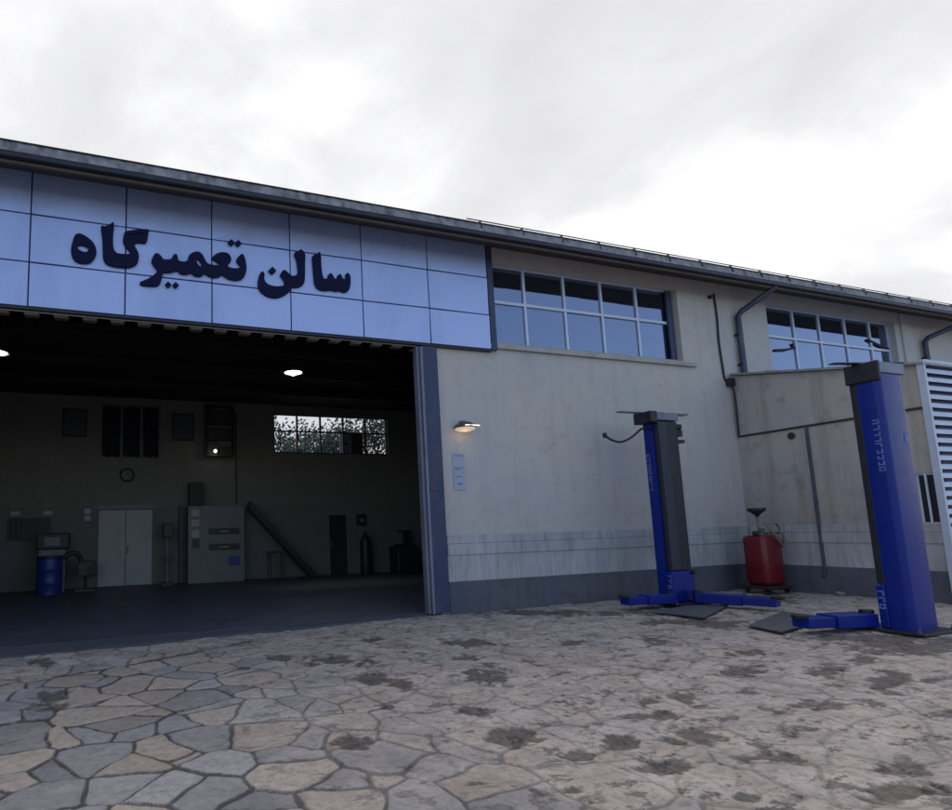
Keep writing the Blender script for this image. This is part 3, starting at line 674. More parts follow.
bm = hexa(B(), [(AX-.10, AF-.05, az(AF-.05)+.003), (21.3, AF-.05, az(AF-.05)+.003), (21.3, ys-.06, az(ys)+.003), (AX-.10, ys-.06, az(ys)+.003),
                (AX-.10, AF-.05, az(AF-.05)+.05), (21.3, AF-.05, az(AF-.05)+.05), (21.3, ys-.06, az(ys)+.05), (AX-.10, ys-.06, az(ys)+.05)])
obj('roof', bm, 'roof', ann)
bm = B()
hexa(bm, [(AX-.025, AF+.1, 3.54), (AX-.001, AF+.1, 3.54), (AX-.001, ys-.06, 3.54), (AX-.025, ys-.06, 3.54), (AX-.025, AF+.1, 3.585), (AX-.001, AF+.1, 3.585), (AX-.001, ys-.06, 3.585), (AX-.025, ys-.06, 3.585)])
obj('wall_rail', bm, 'brown', ann)
obj('downpipe', tube(B(), [(AX-.035, 8.16, 3.52), (AX-.035, 8.16, .42), (AX-.09, 8.17, .36)], .03, 10), 'pipe', ann, smooth=True, auto=True)
obj('vent_outlet', lathe(B(), (AX-.05, 8.47, 3.40), [(.05, 0), (.075, .012), (.06, .05)], 14, 'x'), 'cable', ann)
bm = B()
box(bm, AX+.03, AX+.06, 6.22, 6.25, 1.42, 2.35); box(bm, AX+.03, AX+.06, 6.47, 6.50, 1.42, 2.35); box(bm, AX+.03, AX+.06, 6.25, 6.47, 1.42, 1.45); box(bm, AX+.03, AX+.06, 6.25, 6.47, 2.32, 2.35)
box(bm, AX+.0, AX+.03, 6.345, 6.375, 1.42, 2.35)
wf = obj('window', bm, 'white_frame', ann)
obj('glass', box(B(), AX+.044, AX+.050, 6.25, 6.47, 1.45, 2.32), 'dark_pane', wf)
obj('sill', box(B(), AX-.04, AX-.001, 6.2, 6.52, 1.37, 1.415), 'sill', wf)
# annexe body behind the cladding
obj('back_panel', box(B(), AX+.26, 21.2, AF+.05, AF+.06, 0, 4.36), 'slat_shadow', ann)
obj('wall', box(B(), 21.0, 21.2, AF+.07, ys, 0, 4.3), 'annexe', ann)
cl = B(); z = .12
while z < 4.24:
    y0 = AF
    hexa(cl, [(AX-.02, y0-.035, z), (21.2, y0-.035, z), (21.2, y0+.0, z+.012), (AX-.02, y0+.0, z+.012),
              (AX-.02, y0-.005, z+.098), (21.2, y0-.005, z+.098), (21.2, y0+.03, z+.10), (AX-.02, y0+.03, z+.10)])
    z += .163
cp = obj('ribbed_cladding', cl, 'white_metal', ann, bevel=.006)
obj('corner_trim', box(B(), AX-.075, AX-.021, AF-.045, AF+.06, 0, 4.44), 'white_metal', cp)
obj('corner_trim', box(B(), AX-.02, 21.2, AF-.043, AF+.04, 4.36, 4.45), 'white_metal', cp)

# ------------------------------------------------------------ wall lamp and notice
lp = thing('wall_lamp', 'small shaded lamp glowing warm on the cream wall right of the doorway', 'lamp', (6.40, 9.60, 3.53))
bm = B()
prof = []
lathe(bm, (6.42, 9.54, 3.50), [(.035, .13), (.10, .115), (.19, .055), (.215, .01), (.20, 0.)], 28)
obj('lamp_shade', bm, 'lamp_body', lp, smooth=True, auto=True)
obj('diffuser', lathe(B(), (6.42, 9.54, 3.475), [(.05, -.045), (.13, -.03), (.19, .0), (.195, .022)], 24), 'lamp_on_warm', lp, smooth=True)
obj('lit_band', box(B(), 6.30, 6.62, 9.335, 9.35, 3.515, 3.535), 'lamp_pale', lp)
obj('bracket', box(B(), 6.37, 6.47, 9.60, FY-.001, 3.46, 3.66), 'lamp_body', lp, bevel=.01)
pa = bpy.data.lights.new('warm_bulb', 'POINT'); pa.energy = .22; pa.color = (1, .66, .38); pa.shadow_soft_size = .06
po = bpy.data.objects.new('warm_bulb', pa); COL.objects.link(po); po.location = (6.36, 9.47, 3.34)
nb = thing('notice_board', 'pale notice with faded rows pinned under the wall lamp', 'notice', (6.30, FY-.01, 2.66))
obj('sheet', box(B(), 6.17, 6.43, FY-.014, FY-.002, 2.30, 3.02), 'paper', nb)
for z, a, b in ((2.96, 6.2, 6.4), (2.72, 6.2, 6.40), (2.68, 6.21, 6.33), (2.55, 6.2, 6.36), (2.42, 6.24, 6.37), (2.40, 6.26, 6.36)): obj('faded_row', box(B(), a, b, FY-.018, FY-.0145, z, z+.02), 'ink', nb)

# ------------------------------------------------------------ vehicle lift columns
LX0, LX1 = 10.10, 10.67
def worn_text(parent, X, yc, z0, z1, wd, n, seed):
    """illegible worn lettering running up the side of a column: separate strokes of glyphs"""
    rnd = random.Random(seed); bm = B(); h = (z1-z0)/n
    for i in range(n):
        a = z0+i*h+h*.12; b = z0+(i+1)*h-h*.12
        x0, x1 = X-.004, X-.0005
        t = wd*.26
        box(bm, x0, x1, yc-wd/2, yc-wd/2+t, a, b)
        if rnd.random() < .8: box(bm, x0, x1, yc-wd/2+t, yc+wd/2, a, a+h*.2)
        if rnd.random() < .6: box(bm, x0, x1, yc-wd/2+t, yc+wd/2, b-h*.2, b)
        if rnd.random() < .5: box(bm, x0, x1, yc+wd/2-t, yc+wd/2-.002, a+h*.22, b-h*.22)
    return obj('lettering', bm, 'lettering', parent)
def lift(yb, s, label):
    """yb: back of the column; s: +1 opens toward +Y, -1 toward -Y"""
    t = thing('vehicle_lift_column', label, 'car lift', ((LX0+LX1)/2, yb+s*.15, 0), 'blue vehicle lift columns')
    Y = lambda d: yb+s*d
    rc = .075; pl = []
    for k in range(7):
        a = math.pi/2*k/6; pl.append((LX0+rc-rc*math.cos(a), Y(rc-rc*math.sin(a))))
    for k in range(7):
        a = math.pi/2*k/6; pl.append((LX1-rc+rc*math.sin(a), Y(rc-rc*math.cos(a))))
    th = .025
    pl += [(LX1, Y(.26)), (LX1-.09, Y(.26)), (LX1-.09, Y(.26-th)), (LX1-th, Y(.26-th)), (LX1-th, Y(th)), (LX0+th, Y(th)), (LX0+th, Y(.26-th)), (LX0+.09, Y(.26-th)), (LX0+.09, Y(.26)), (LX0, Y(.26))]
    col = obj('column', prism(B(), pl, .03, 3.60), 'lift_blue', t, smooth=True, auto=True)
    yy = sorted((Y(.265), Y(.345)))
    obj('cover_strip', box(B(), LX0+.012, LX1-.012, yy[0], yy[1], .64, 3.58), 'lift_dark', t, bevel=.012)
    obj('guide_rail', box(B(), LX0+.03, LX1-.32, *sorted((Y(.346), Y(.362))), .66, 3.56), 'lift_rail', t)
    cg = obj('carriage', box(B(), LX0-.012, LX1+.012, *sorted((Y(.262), Y(.37))), .05, .632), 'lift_blue', t, bevel=.02)
    obj('stop_knob', lathe(B(), (LX1-.02, Y(.39), .60), [(.045, -.03), (.045, .03)], 12, 'y'), 'black', cg)
    # head: grey cap plate, black motor side, thin cross plate
    obj('head_box', box(B(), LX0+.03, LX1+.03, *sorted((Y(-.02), Y(.36))), 3.60, 3.755), 'lift_grey', t, bevel=.006)
    obj('motor_housing', box(B(), LX0-(.16 if s < 0 else .03), LX0+.026, *sorted((Y(-.03), Y(.38))), 3.55 if s < 0 else 3.49, 3.775), 'lift_dark', t, bevel=.015)
    if s < 0:
        obj('cross_plate', hexa(B(), [(9.35, Y(.10), 3.757), (11.15, Y(.08), 3.757), (11.15, Y(.24), 3.757), (9.35, Y(.22), 3.757), (9.35, Y(.10), 3.775), (11.15, Y(.08), 3.785), (11.15, Y(.24), 3.785), (9.35, Y(.22), 3.775)]), 'lift_grey', t)
        obj('pulley', lathe(B(), (LX1+.13, Y(.2), 3.42), [(.03, -.13), (.11, -.12), (.11, .0), (.08, .02), (.11, .04), (.11, .12), (.03, .13)], 16), 'lift_dark', t, smooth=True, auto=True)
        obj('pulley_bracket', box(B(), LX1+.003, LX1+.22, *sorted((Y(.1), Y(.3))), 3.16, 3.22), 'lift_dark', t)
        pts = curve_pts([(10.09, Y(.16), 3.44), (9.92, Y(.16), 3.44), (9.66, Y(.15), 3.27), (9.40, Y(.14), 3.17), (9.18, Y(.14), 3.19), (9.0, Y(.14), 3.27)])
        cb_ = obj('cable', tube(B(), pts, .022, 8), 'cable', t, smooth=True)
        obj('plug', lathe(B(), (8.985, Y(.14), 3.285), [(.03, -.05), (.045, 0), (.035, .05)], 10), 'cable', cb_)
    else:
        obj('cross_plate', hexa(B(), [(9.72, Y(.28), 3.777), (LX1+.1, Y(.0), 3.777), (LX1+.1, Y(.12), 3.777), (9.72, Y(.36), 3.777), (9.72, Y(.28), 3.795), (LX1+.1, Y(.0), 3.795), (LX1+.1, Y(.12), 3.795), (9.72, Y(.36), 3.795)]), 'lift_dark', t)
        obj('sticker', box(B(), LX1-.17, LX1-.09, Y(-.004), Y(-.0005), 2.62, 2.74), 'lettering', t)
    bp_ = B(); box(bp_, LX0-.16, LX1+.18, *sorted((Y(-.16), Y(.62))), .012, .045)
    pb = obj('base_plate', bp_, 'lift_dark', t, bevel=.006)
    for bx_, by_ in ((-.1, -.09), (.64, -.09), (-.1, .5), (.64, .5)):
        obj('anchor_bolt', lathe(B(), (LX0+bx_, Y(by_), .045), [(.022, 0), (.022, .025), (.012, .027), (.012, .06)], 8), 'steel_plate', pb)
    worn_text(t, LX0, Y(.10), 2.20, 2.95, .075, 9, 3 if s > 0 else 5)
    worn_text(t, LX0-.013, Y(.315), .30, .57, .075, 3, 9)
    return t
def arm(t, pts, w0, w1, z0=.06, z1=.235):
    """telescopic swing arm lying low: outer sleeve, inner tube, round pad"""
    a, b = Vector(pts[0]), Vector(pts[1]); d_ = (b-a).normalized(); n_ = Vector((-d_.y, d_.x, 0))
    m_ = a+(b-a)*.6
    def bar(p, q, w_, za, zb):
        return hexa(B(), [(*(p-n_*w_).xy, za), (*(q-n_*w_).xy, za), (*(q+n_*w_).xy, za), (*(p+n_*w_).xy, za),
                          (*(p-n_*w_).xy, zb), (*(q-n_*w_).xy, zb), (*(q+n_*w_).xy, zb), (*(p+n_*w_).xy, zb)])
    o = obj('swing_arm', bar(a, m_, w0, z0, z1), 'lift_blue', t, bevel=.012)
    obj('inner_tube', bar(m_, b, w1, z0+.015, z1-.02), 'lift_blue', o, bevel=.008)
    obj('pivot', lathe(B(), (a.x, a.y, z0-.03), [(.085, 0), (.085, z1-z0+.07)], 16), 'lift_dark', o, smooth=True, auto=True)
    obj('pad', lathe(B(), (b.x, b.y, z1-.03), [(.09, 0), (.10, .015), (.10, .045), (.085, .05)], 18), 'black', o, smooth=True, auto=True)
    return o
far = lift(8.79, -1, 'farther blue lift column with a loose cable at its head, near the red tank')
near = lift(4.88, 1, 'nearer blue lift column in front of the ribbed white sheet cladding')
arm(far, [(10.02, 8.42, 0), (8.95, 8.5, 0)], .14, .11)
arm(far, [(10.50, 8.25, 0), (10.85, 7.05, 0)], .15, .12)
arm(near, [(10.10, 5.40, 0), (9.05, 5.62, 0)], .16, .13)
arm(near, [(10.80, 5.20, 0), (11.7, 5.5, 0)], .11, .08)
t = tag(obj('floor_plate', prism(B(), [(8.9, 7.9), (10.1, 8.15), (10.75, 7.85), (9.05, 7.05)], .022, .034), 'steel_plate'), 'grey steel sheet lying flat in front of the farther lift column', 'steel sheet', 'grey steel sheets between the lift columns')
t = tag(obj('floor_plate', prism(B(), [(8.9, 6.25), (10.7, 6.9), (10.65, 6.1), (8.75, 5.7)], .022, .034), 'steel_plate'), 'grey steel sheet lying flat beside the arm of the nearer lift column', 'steel sheet', 'grey steel sheets between the lift columns')

# ------------------------------------------------------------ red waste-oil tank
CX, CY = 13.36, 8.87
tk = thing('oil_drain_tank', 'red wheeled oil drain tank with a black funnel, standing in the wall corner', 'oil tank', (CX, CY, 0))
bm = box(B(), CX-.30, CX+.30, CY-.24, CY+.24, .17, 1.24)
obj('tank', bm, 'red', tk, bevel=.09, smooth=True)
obj('base_tray', box(B(), CX-.36, CX+.36, CY-.30, CY+.30, .10, .168), 'black', tk, bevel=.02)
for dx in (-.28, .28):
    for dy in (-.22, .22):
        obj('wheel', lathe(B(), (CX+dx, CY+dy, .05), [(.035, -.02), (.05, -.018), (.05, .018), (.035, .02)], 14, 'x'), 'black', tk)
obj('stem', tube(B(), [(CX-.05, CY, 1.22), (CX-.05, CY, 1.66)], .026, 10), 'hose', tk, smooth=True)
obj('funnel', lathe(B(), (CX-.05, CY, 1.64), [(.03, 0), (.05, .04), (.13, .11), (.17, .13), (.17, .19), (.15, .19)], 24), 'black', tk, smooth=True, auto=True)
pts = [(CX+.14+.13*math.cos(a), CY-.22+.02*a/6, 1.34+.15*math.sin(a)) for a in np.linspace(-.5, 5.6, 24)]
hs = obj('hose', tube(B(), pts, .024, 8), 'hose', tk, smooth=True)
obj('hose', tube(B(), curve_pts([(CX+.0, CY-.1, 1.48), (CX-.02, CY-.28, 1.29), (CX+.10, CY-.31, 1.08), (CX+.24, CY-.30, 1.0), (CX+.34, CY-.26, 1.15)]), .022, 8), 'hose', tk, smooth=True)
obj('valve', lathe(B(), (CX-.24, CY-.05, 1.28), [(.05, -.05), (.06, .0), (.05, .05)], 12), 'black', tk, smooth=True)
obj('handle', tube(B(), curve_pts([(CX+.31, CY-.18, .95), (CX+.40, CY-.18, 1.25), (CX+.40, CY+.18, 1.25), (CX+.31, CY+.18, .95)]), .018, 8), 'lamp_body', tk, smooth=True)
obj('gauge', lathe(B(), (CX+.02, CY-.03, 1.33), [(.06, -.02), (.06, .02)], 16, 'y'), 'hose', tk)
# a few loose stones and rubble at the wall foot
rb = random.Random(5)
def stone(x, y, r, label):
    bm = B(); bmesh.ops.create_icosphere(bm, subdivisions=2, radius=r)
    for v in bm.verts:
        v.co *= 1+.5*noise.noise(v.co*2.2/r+Vector((x, y, 0))); v.co.z = v.co.z*.5+r*.35; v.co += Vector((x, y, 0))
    tag(obj('loose_stone', bm, 'yard', smooth=False), label, 'stone', 'loose stones along the wall foot')
stone(12.1, 9.35, .07, 'loose stone at the wall foot left of the red tank')
stone(14.0, 7.9, .09, 'loose stone at the foot of the annexe wall')

# ------------------------------------------------------------ inside the hall
def wallbox(name, label, cat, x0, x1, z0, z1, d, m, group=None, bevel=.0):
    return tag(obj(name, box(B(), x0, x1, 19.485-d, 19.485, z0, z1), m, bevel=bevel), label, cat, group)
for (x0, x1, z0, z1, lb) in ((-1.60, -.88, 4.72, 5.62, 'dark framed portrait left of the curtained window on the back wall'), (1.75, 2.47, 4.68, 5.60, 'dark framed portrait right of the curtained window on the back wall')):
    pf = thing('framed_picture', lb, 'picture', ((x0+x1)/2, 19.48, z0), 'framed portraits on the back wall')
    bm = B(); y0, y1 = 19.44, 19.485
    box(bm, x0, x1, y0, y1, z0, z0+.06); box(bm, x0, x1, y0, y1, z1-.06, z1); box(bm, x0, x0+.06, y0, y1, z0+.06, z1-.06); box(bm, x1-.06, x1, y0, y1, z0+.06, z1-.06)
    obj('frame', bm, 'brown', pf); obj('picture', box(B(), x0+.06, x1-.06, 19.46, 19.484, z0+.06, z1-.06), 'skin_art', pf)
cw = thing('curtained_window', 'high window with dark hanging curtains over the clock on the back wall', 'window', (.45, 19.48, 4.1))
bm = B()
for a, b in ((-.42, .10), (.22, .72), (.86, 1.31)):
    n_ = 14; pr = None
    for k in range(n_+1):
        x = a+(b-a)*k/n_; y = 19.40+.03*math.sin(k*2.1)
        c = [bm.verts.new((x, y, 4.12+.05*math.sin(k*.9))), bm.verts.new((x, y+.02, 5.74))]
        if pr: bm.faces.new((pr[0], c[0], c[1], pr[1]))
        pr = c
oc = obj('curtain', bm, 'curtain', cw); sm_ = oc.modifiers.new('solid', 'SOLIDIFY'); sm_.thickness = .01
obj('curtain_rod', tube(B(), [(-.5, 19.42, 5.78), (1.4, 19.42, 5.78)], .02, 8), 'in_grey', cw)
bm = B()
for a in (-.44, .14, .75, 1.29): box(bm, a, a+.05, 19.455, 19.485, 4.06, 5.76)
obj('frame', bm, 'in_grey', cw); obj('glass', box(B(), -.39, 1.29, 19.466, 19.476, 4.1, 5.74), 'in_dark', cw)
ck = thing('wall_clock', 'round dark rimmed clock under the curtained window', 'clock', (.35, 19.45, 3.52))
bm = B(); pts = [(.35+.20*math.cos(a), 19.44, 3.52+.20*math.sin(a)) for a in np.linspace(0, 2*math.pi, 28)]
obj('rim', tube(B(), pts, .03, 8), 'in_dark', ck, smooth=True)
obj('face', lathe(B(), (.35, 19.455, 3.52), [(.19, 0), (.19, .025)], 24, 'y'), 'in_wall', ck)
obj('hand', box(B(), .34, .36, 19.44, 19.45, 3.52, 3.66), 'in_dark', ck)
obj('hand', box(B(), .35, .45, 19.44, 19.45, 3.51, 3.53), 'in_dark', ck)
# shelf box high on the wall with a small lit lamp
sb = thing('wall_shelf_rack', 'dark high shelf rack on the back wall behind the small bright lamp', 'shelf', (3.3, 19.3, 4.1))
bm = B()
for z in (4.15, 4.70, 5.25, 5.85): box(bm, 2.86, 3.74, 19.20, 19.484, z, z+.05)
box(bm, 2.82, 2.86, 19.20, 19.484, 4.15, 5.90); box(bm, 3.74, 3.78, 19.20, 19.484, 4.15, 5.90)
obj('rack', bm, 'in_dark', sb)
bm = B()
for x, z, w_, h_ in ((2.9, 4.2, .35, .4), (3.3, 4.2, .4, .3), (2.9, 4.75, .8, .35), (2.92, 5.3, .75, .45)): box(bm, x, x+w_, 19.24, 19.46, z, z+h_)
obj('stored_boxes', bm, 'brown', sb)
# white double door
dr = thing('white_door', 'wide white sliding door closed in the back wall, left of the cabinets', 'door', (.34, 19.48, .03))
obj('door_leaf', box(B(), -.48, .32, 19.44, 19.484, .04, 2.40), 'in_white', dr, bevel=.006)
obj('door_leaf', box(B(), .335, 1.14, 19.44, 19.484, .04, 2.40), 'in_white', dr, bevel=.006)
obj('door_rail', box(B(), -.56, 1.25, 19.42, 19.484, 2.43, 2.56), 'in_grey', dr)
obj('handle', box(B(), .38, .41, 19.41, 19.439, 1.0, 1.25), 'in_dark', dr)
for i, (x, z, lb) in enumerate(((-.90, 2.30, 'upper'), (-.90, 2.08, 'lower'))):
    wallbox('notice', 'pale paper notice on the inside wall left of the white door, %s of two' % lb, 'notice', x, x+.18, z, z+.16, .01, 'paper', 'notices left of the white door')
wallbox('notice', 'pale paper above the left end of the dark board', 'notice', -2.95, -2.70, 2.28, 2.40, .01, 'in_white', 'papers above the dark board')
wallbox('notice', 'pale paper above the right end of the dark board', 'notice', -2.05, -1.80, 2.28, 2.40, .01, 'in_white', 'papers above the dark board')
bd = thing('tool_board', 'long dark tool board on the back wall over the bench grinder', 'tool board', (-2.42, 19.46, 1.55))
obj('board', box(B(), -3.02, -1.83, 19.44, 19.484, 1.52, 2.20), 'in_dark', bd)
bm = B()
for k in range(8): x = -2.95+k*.14; box(bm, x, x+.03, 19.42, 19.439, 1.62+.05*(k % 3), 2.1)
obj('hanging_tools', bm, 'brown', bd)
# blue barrel with machine above
br = thing('blue_barrel', 'blue barrel standing on the workshop floor below the dark board', 'barrel', (-1.68, 17.75, .03))
obj('barrel_body', lathe(B(), (-1.68, 17.75, .03), [(.30, 0), (.33, .02), (.33, .30), (.345, .32), (.33, .34), (.33, .66), (.345, .68), (.33, .70), (.33, .98), (.30, 1.0)], 28), 'barrel', br, smooth=True, auto=True)
obj('lid', lathe(B(), (-1.68, 17.75, 1.035), [(.34, 0), (.34, .04), (.30, .05)], 28), 'in_dark', br)
mc = thing('bench_machine', 'dark benchtop machine on a grey stand behind the blue barrel', 'machine', (-1.7, 18.8, .03))
obj('stand', box(B(), -2.05, -1.35, 18.6, 19.0, .03, 1.25), 'in_grey', mc)
obj('machine_head', box(B(), -2.12, -1.25, 18.5, 19.05, 1.252, 1.72), 'in_dark', mc, bevel=.04)
obj('control_panel', box(B(), -1.9, -1.5, 18.46, 18.498, 1.35, 1.6), 'in_grey', mc)
en = thing('engine_block', 'oily engine block on a floor stand left of the white door', 'engine', (-.78, 18.4, .03))
obj('stand', box(B(), -1.05, -.5, 18.2, 18.6, .03, .10), 'in_dark', en)
obj('stand_post', tube(B(), [(-.78, 18.45, .1), (-.78, 18.45, .55)], .05, 8), 'in_dark', en)
obj('block', box(B(), -1.0, -.52, 18.15, 18.6, .45, .90), 'ochre', en, bevel=.05)
obj('intake_arm', tube(B(), curve_pts([(-.9, 18.3, .9), (-1.0, 18.25, 1.1), (-1.2, 18.2, 1.12), (-1.35, 18.2, 1.0)]), .07, 10), 'in_dark', en, smooth=True)
obj('pulley', lathe(B(), (-.60, 18.12, .62), [(.13, -.03), (.13, .03)], 16, 'y'), 'black', en)
# narrow stand right of the door
ns = thing('pedestal_drill', 'slim dark drill stand between the white door and the cabinets', 'drill', (1.55, 18.9, .03))
obj('base', box(B(), 1.38, 1.75, 18.7, 19.1, .03, .12), 'in_dark', ns)
obj('column', tube(B(), [(1.58, 18.95, .12), (1.58, 18.95, 1.9)], .05, 10), 'in_grey', ns)
obj('drill_head', box(B(), 1.42, 1.74, 18.6, 19.05, 1.50, 1.95), 'ochre', ns, bevel=.04)
obj('table', box(B(), 1.38, 1.76, 18.6, 18.9, .82, .88), 'in_dark', ns)
wallbox('pipe_chase', 'dark vertical pipe chase on the back wall beside the cabinets', 'pipe', 1.98, 2.10, .03, 2.5, .2, 'in_dark')
# parts cabinet with black drawers, box on top
cb2 = thing('parts_cabinet', 'big pale cabinet with two black drawer slots against the back wall', 'cabinet', (3.0, 19.0, .03))
obj('cabinet_body', box(B(), 2.20, 4.02, 18.85, 19.48, .03, 2.48), 'in_grey', cb2, bevel=.01)
for z in (1.05, 1.55):
    bm = B()
    box(bm, 2.85, 3.85, 18.83, 18.848, z, z+.20)
    dwr = obj('drawer', bm, 'in_dark', cb2)
    obj('handle', box(B(), 3.2, 3.5, 18.80, 18.829, z+.08, z+.11), 'in_white', dwr)
bm = B()
for z in (2.15, 1.82, 1.48): box(bm, 2.30, 2.55, 18.835, 18.848, z, z+.22)
obj('door_panel', bm, 'in_white', cb2)
obj('lock_box', box(B(), 2.33, 2.55, 18.80, 18.834, 1.15, 1.42), 'in_dark', cb2)
obj('label_plate', box(B(), 3.5, 3.85, 18.835, 18.848, .55, .85), 'barrel', cb2)
tag(obj('storage_box', box(B(), 2.26, 2.72, 18.95, 19.35, 2.483, 3.24), 'brown', bevel=.02), 'tall dark brown box standing on top of the pale cabinet', 'box')
wallbox('wall_conduit', 'thin vertical conduit on the back wall above the pale cabinet', 'pipe', 3.86, 3.91, 2.55, 5.7, .04, 'in_dark')
# slanted ladder / ramp
ld_ = thing('loading_ramp', 'long dark ramp leaning down to the floor from beside the pale cabinet', 'ramp', (5.2, 18.9, .03))
for y in (18.75, 19.1):
    obj('ramp_rail', hexa(B(), [(4.15, y-.03, 2.40), (6.25, y-.03, .04), (6.25, y+.03, .04), (4.15, y+.03, 2.40), (4.22, y-.03, 2.62), (6.50, y-.03, .04), (6.50, y+.03, .04), (4.22, y+.03, 2.62)]), 'in_dark', ld_)
for k in range(1, 9):
    t_ = k/9; x = 4.22+t_*2.1; z = 2.45-t_*2.38; obj('rung', box(B(), x-.05, x+.05, 18.785, 19.065, z+.02, z+.06), 'in_dark', ld_)
st = thing('work_stool', 'small metal framed stool under the leaning ramp', 'stool', (4.95, 18.4, .03))
obj('seat', box(B(), 4.70, 5.20, 18.2, 18.6, .90, .95), 'in_dark', st)
for dx in (4.72, 5.16):
    for dy in (18.22, 18.56): obj('leg', box(B(), dx, dx+.03, dy, dy+.03, .03, .899), 'in_dark', st)
# dark door at right, small cabinet, extinguisher-like stand, machine
d2 = thing('side_door', 'narrow dark door in the back wall under the bright window', 'door', (7.53, 19.48, .03))
obj('door_leaf', box(B(), 7.22, 7.86, 19.45, 19.484, .04, 2.12), 'in_dark', d2)
bm = B(); box(bm, 7.14, 7.21, 19.44, 19.484, .03, 2.20); box(bm, 7.87, 7.94, 19.44, 19.484, .03, 2.20); box(bm, 7.211, 7.869, 19.44, 19.484, 2.13, 2.20)
obj('door_frame', bm, 'in_wall', d2); obj('handle', box(B(), 7.26, 7.30, 19.42, 19.449, 1.0, 1.15), 'in_grey', d2)
sx_ = thing('switch_box', 'small dark switch box on the back wall right of the narrow dark door', 'switch box', (8.45, 19.4, 1.7))
obj('box_body', box(B(), 8.28, 8.62, 19.36, 19.484, 1.72, 2.13), 'in_dark', sx_, bevel=.01); obj('switch_plate', box(B(), 8.36, 8.54, 19.35, 19.359, 1.85, 2.0), 'in_grey', sx_)
gb = thing('gas_cylinder', 'dark gas cylinder standing below the small switch box', 'gas cylinder', (8.4, 19.0, .03))
obj('cylinder_body', lathe(B(), (8.42, 19.05, .03), [(.19, 0), (.20, .03), (.20, 1.1), (.16, 1.25), (.07, 1.34), (.05, 1.42)], 20), 'in_dark', gb, smooth=True, auto=True)
obj('valve', lathe(B(), (8.42, 19.05, 1.455), [(.03, 0), (.05, .03), (.03, .08)], 10), 'ochre', gb)
tc_ = thing('tyre_changer', 'dark tyre changing machine by the back wall close to the blue door post', 'machine', (9.9, 18.9, .03))
obj('machine_body', box(B(), 9.45, 10.3, 18.6, 19.3, .03, .95), 'in_dark', tc_, bevel=.04)
obj('turntable', lathe(B(), (9.85, 18.9, .955), [(.34, 0), (.36, .05), (.2, .08)], 20), 'black', tc_)
obj('tower', box(B(), 10.05, 10.25, 19.1, 19.3, .952, 1.45), 'in_dark', tc_)
obj('tool_arm', box(B(), 9.75, 10.25, 19.12, 19.2, 1.452, 1.52), 'in_dark', tc_)
# hanging high-bay lamps
def bay(x, y, z, lb, s=1.):
    t = thing('ceiling_lamp', lb, 'lamp', (x, y, z), 'lit lamps hanging inside the hall')
    obj('lamp_shade', lathe(B(), (x, y, z), [(.06*s, .20*s), (.12*s, .16*s), (.34*s, .03*s), (.36*s, 0), (.33*s, .004), (.1*s, .14*s)], 24), 'in_white', t, smooth=True, auto=True)
    obj('lit_bulb', lathe(B(), (x, y, z-.09*s), [(.02*s, 0), (.09*s, .03*s), (.13*s, .09*s), (.30*s, .115*s), (.30*s, .13*s)], 20), 'lamp_on', t, smooth=True, auto=True)
    obj('cord', tube(B(), [(x, y, z+.2*s), (x, y, ceil_z(y))], .012, 6), 'in_dark', t)
bay(4.27, 13.85, 5.62, 'lit hanging lamp in front of the bright back window', .72)
bay(-2.5, 13.85, 5.62, 'lit hanging lamp at the far left of the doorway', .72)
t = thing('spot_lamp', 'tiny bright work lamp on an arm before the high shelf rack', 'lamp', (3.05, 18.9, 4.2))
obj('lit_bulb', lathe(B(), (3.10, 18.95, 4.28), [(.02, -.05), (.055, 0), (.02, .05)], 12), 'lamp_on', t, smooth=True)
obj('lamp_arm', tube(B(), [(3.10, 18.98, 4.30), (3.10, 19.19, 4.36)], .012, 6), 'in_dark', t)

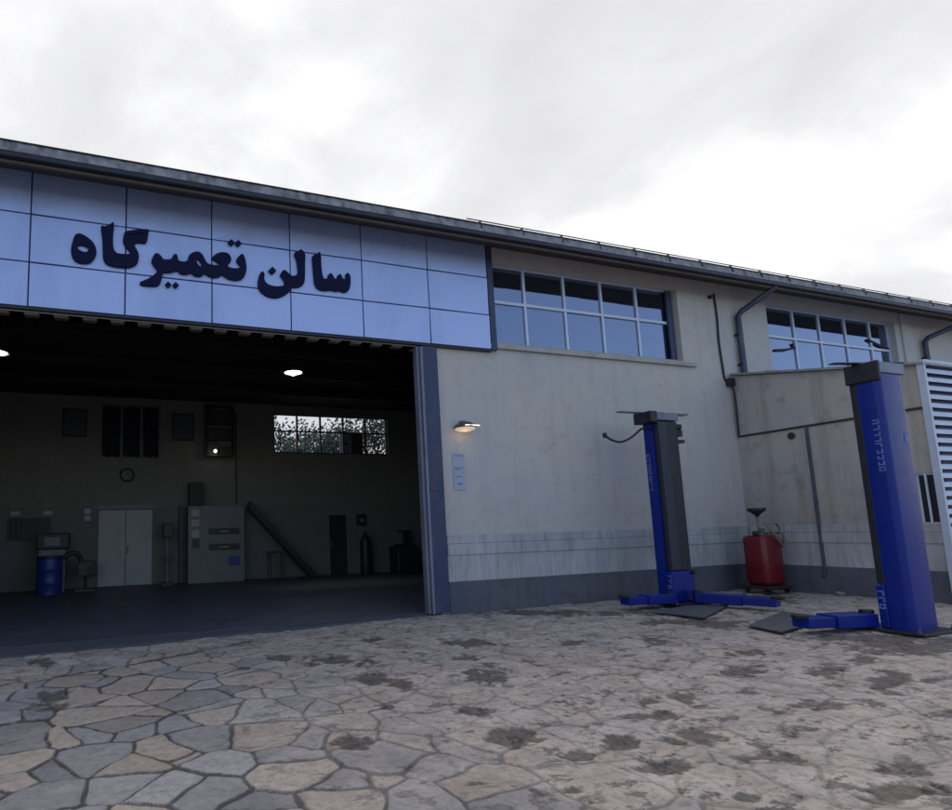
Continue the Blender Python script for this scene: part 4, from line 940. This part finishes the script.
# ------------------------------------------------------------ behind the hall: trees and a cooler on a stand
def tree(x, y, h, label, seed, leaves=900, spread=2.2):
    rnd = random.Random(seed)
    t = thing('bare_crowned_tree', label, 'tree', (x, y, 0), 'trees behind the hall')
    bm = B(); tips = []
    def branch(p, d_, L_, r, lvl):
        pts = [p]; n_ = 5; dd = d_.copy()
        for k in range(n_):
            dd = (dd+Vector((rnd.uniform(-.25, .25), rnd.uniform(-.25, .25), rnd.uniform(-.05, .15)))).normalized()
            pts.append(pts[-1]+dd*L_/n_)
        tube(bm, pts, [r*(1-.6*k/n_) for k in range(n_+1)], 6)
        if lvl == 0: return tips.append(pts[-1])
        for k in range(4):
            q = pts[rnd.randint(2, n_)]
            nd = (dd+Vector((rnd.uniform(-1, 1), rnd.uniform(-1, 1), rnd.uniform(-.1, .6)))).normalized()
            branch(q, nd, L_*.62, r*.45, lvl-1)
    branch(Vector((x, y, 0)), Vector((0, 0, 1)), h*.5, .16, 3)
    obj('trunk', bm, 'bark', t, smooth=True)
    cr = B()
    for i in range(leaves):
        c = rnd.choice(tips)+Vector([rnd.gauss(0, .27) for _ in range(3)])
        s_ = rnd.uniform(.05, .12); a = Vector([rnd.uniform(-1, 1) for _ in range(3)]).normalized(); b = a.orthogonal().normalized()
        n_ = a.cross(b)
        vs = [cr.verts.new(c+q) for q in (-b*s_, n_*s_*.6, b*s_, -n_*s_*.6)]
        cr.faces.new(vs)
    obj('crown', cr, 'leaf', t)
tree(8.6, 27.0, 7.3, 'leftmost thin tree seen through the bright back window', 1, 2300)
tree(10.4, 28.5, 7.4, 'thin tree second from the left in the bright back window', 2, 2300)
tree(11.7, 27.2, 7.6, 'thin tree just left of the dark box in the bright back window', 3, 2600)
tree(13.6, 27.5, 7.9, 'rightmost thin tree seen through the bright back window', 4, 2300)
ac = thing('air_cooler', 'dark air cooler box hanging outside the bright back window', 'air cooler', (8.2, 20.0, 4.2))
obj('cooler_body', box(B(), 7.98, 8.86, 19.95, 20.15, 4.15, 5.19), 'black', ac, bevel=.02)
bm = B()
for z in np.arange(4.25, 5.1, .09): box(bm, 8.05, 8.79, 19.935, 19.949, z, z+.04)
obj('grille', bm, 'black', ac)
obj('bracket', box(B(), 8.3, 8.4, 19.805, 19.95, 4.05, 4.149), 'in_dark', ac)
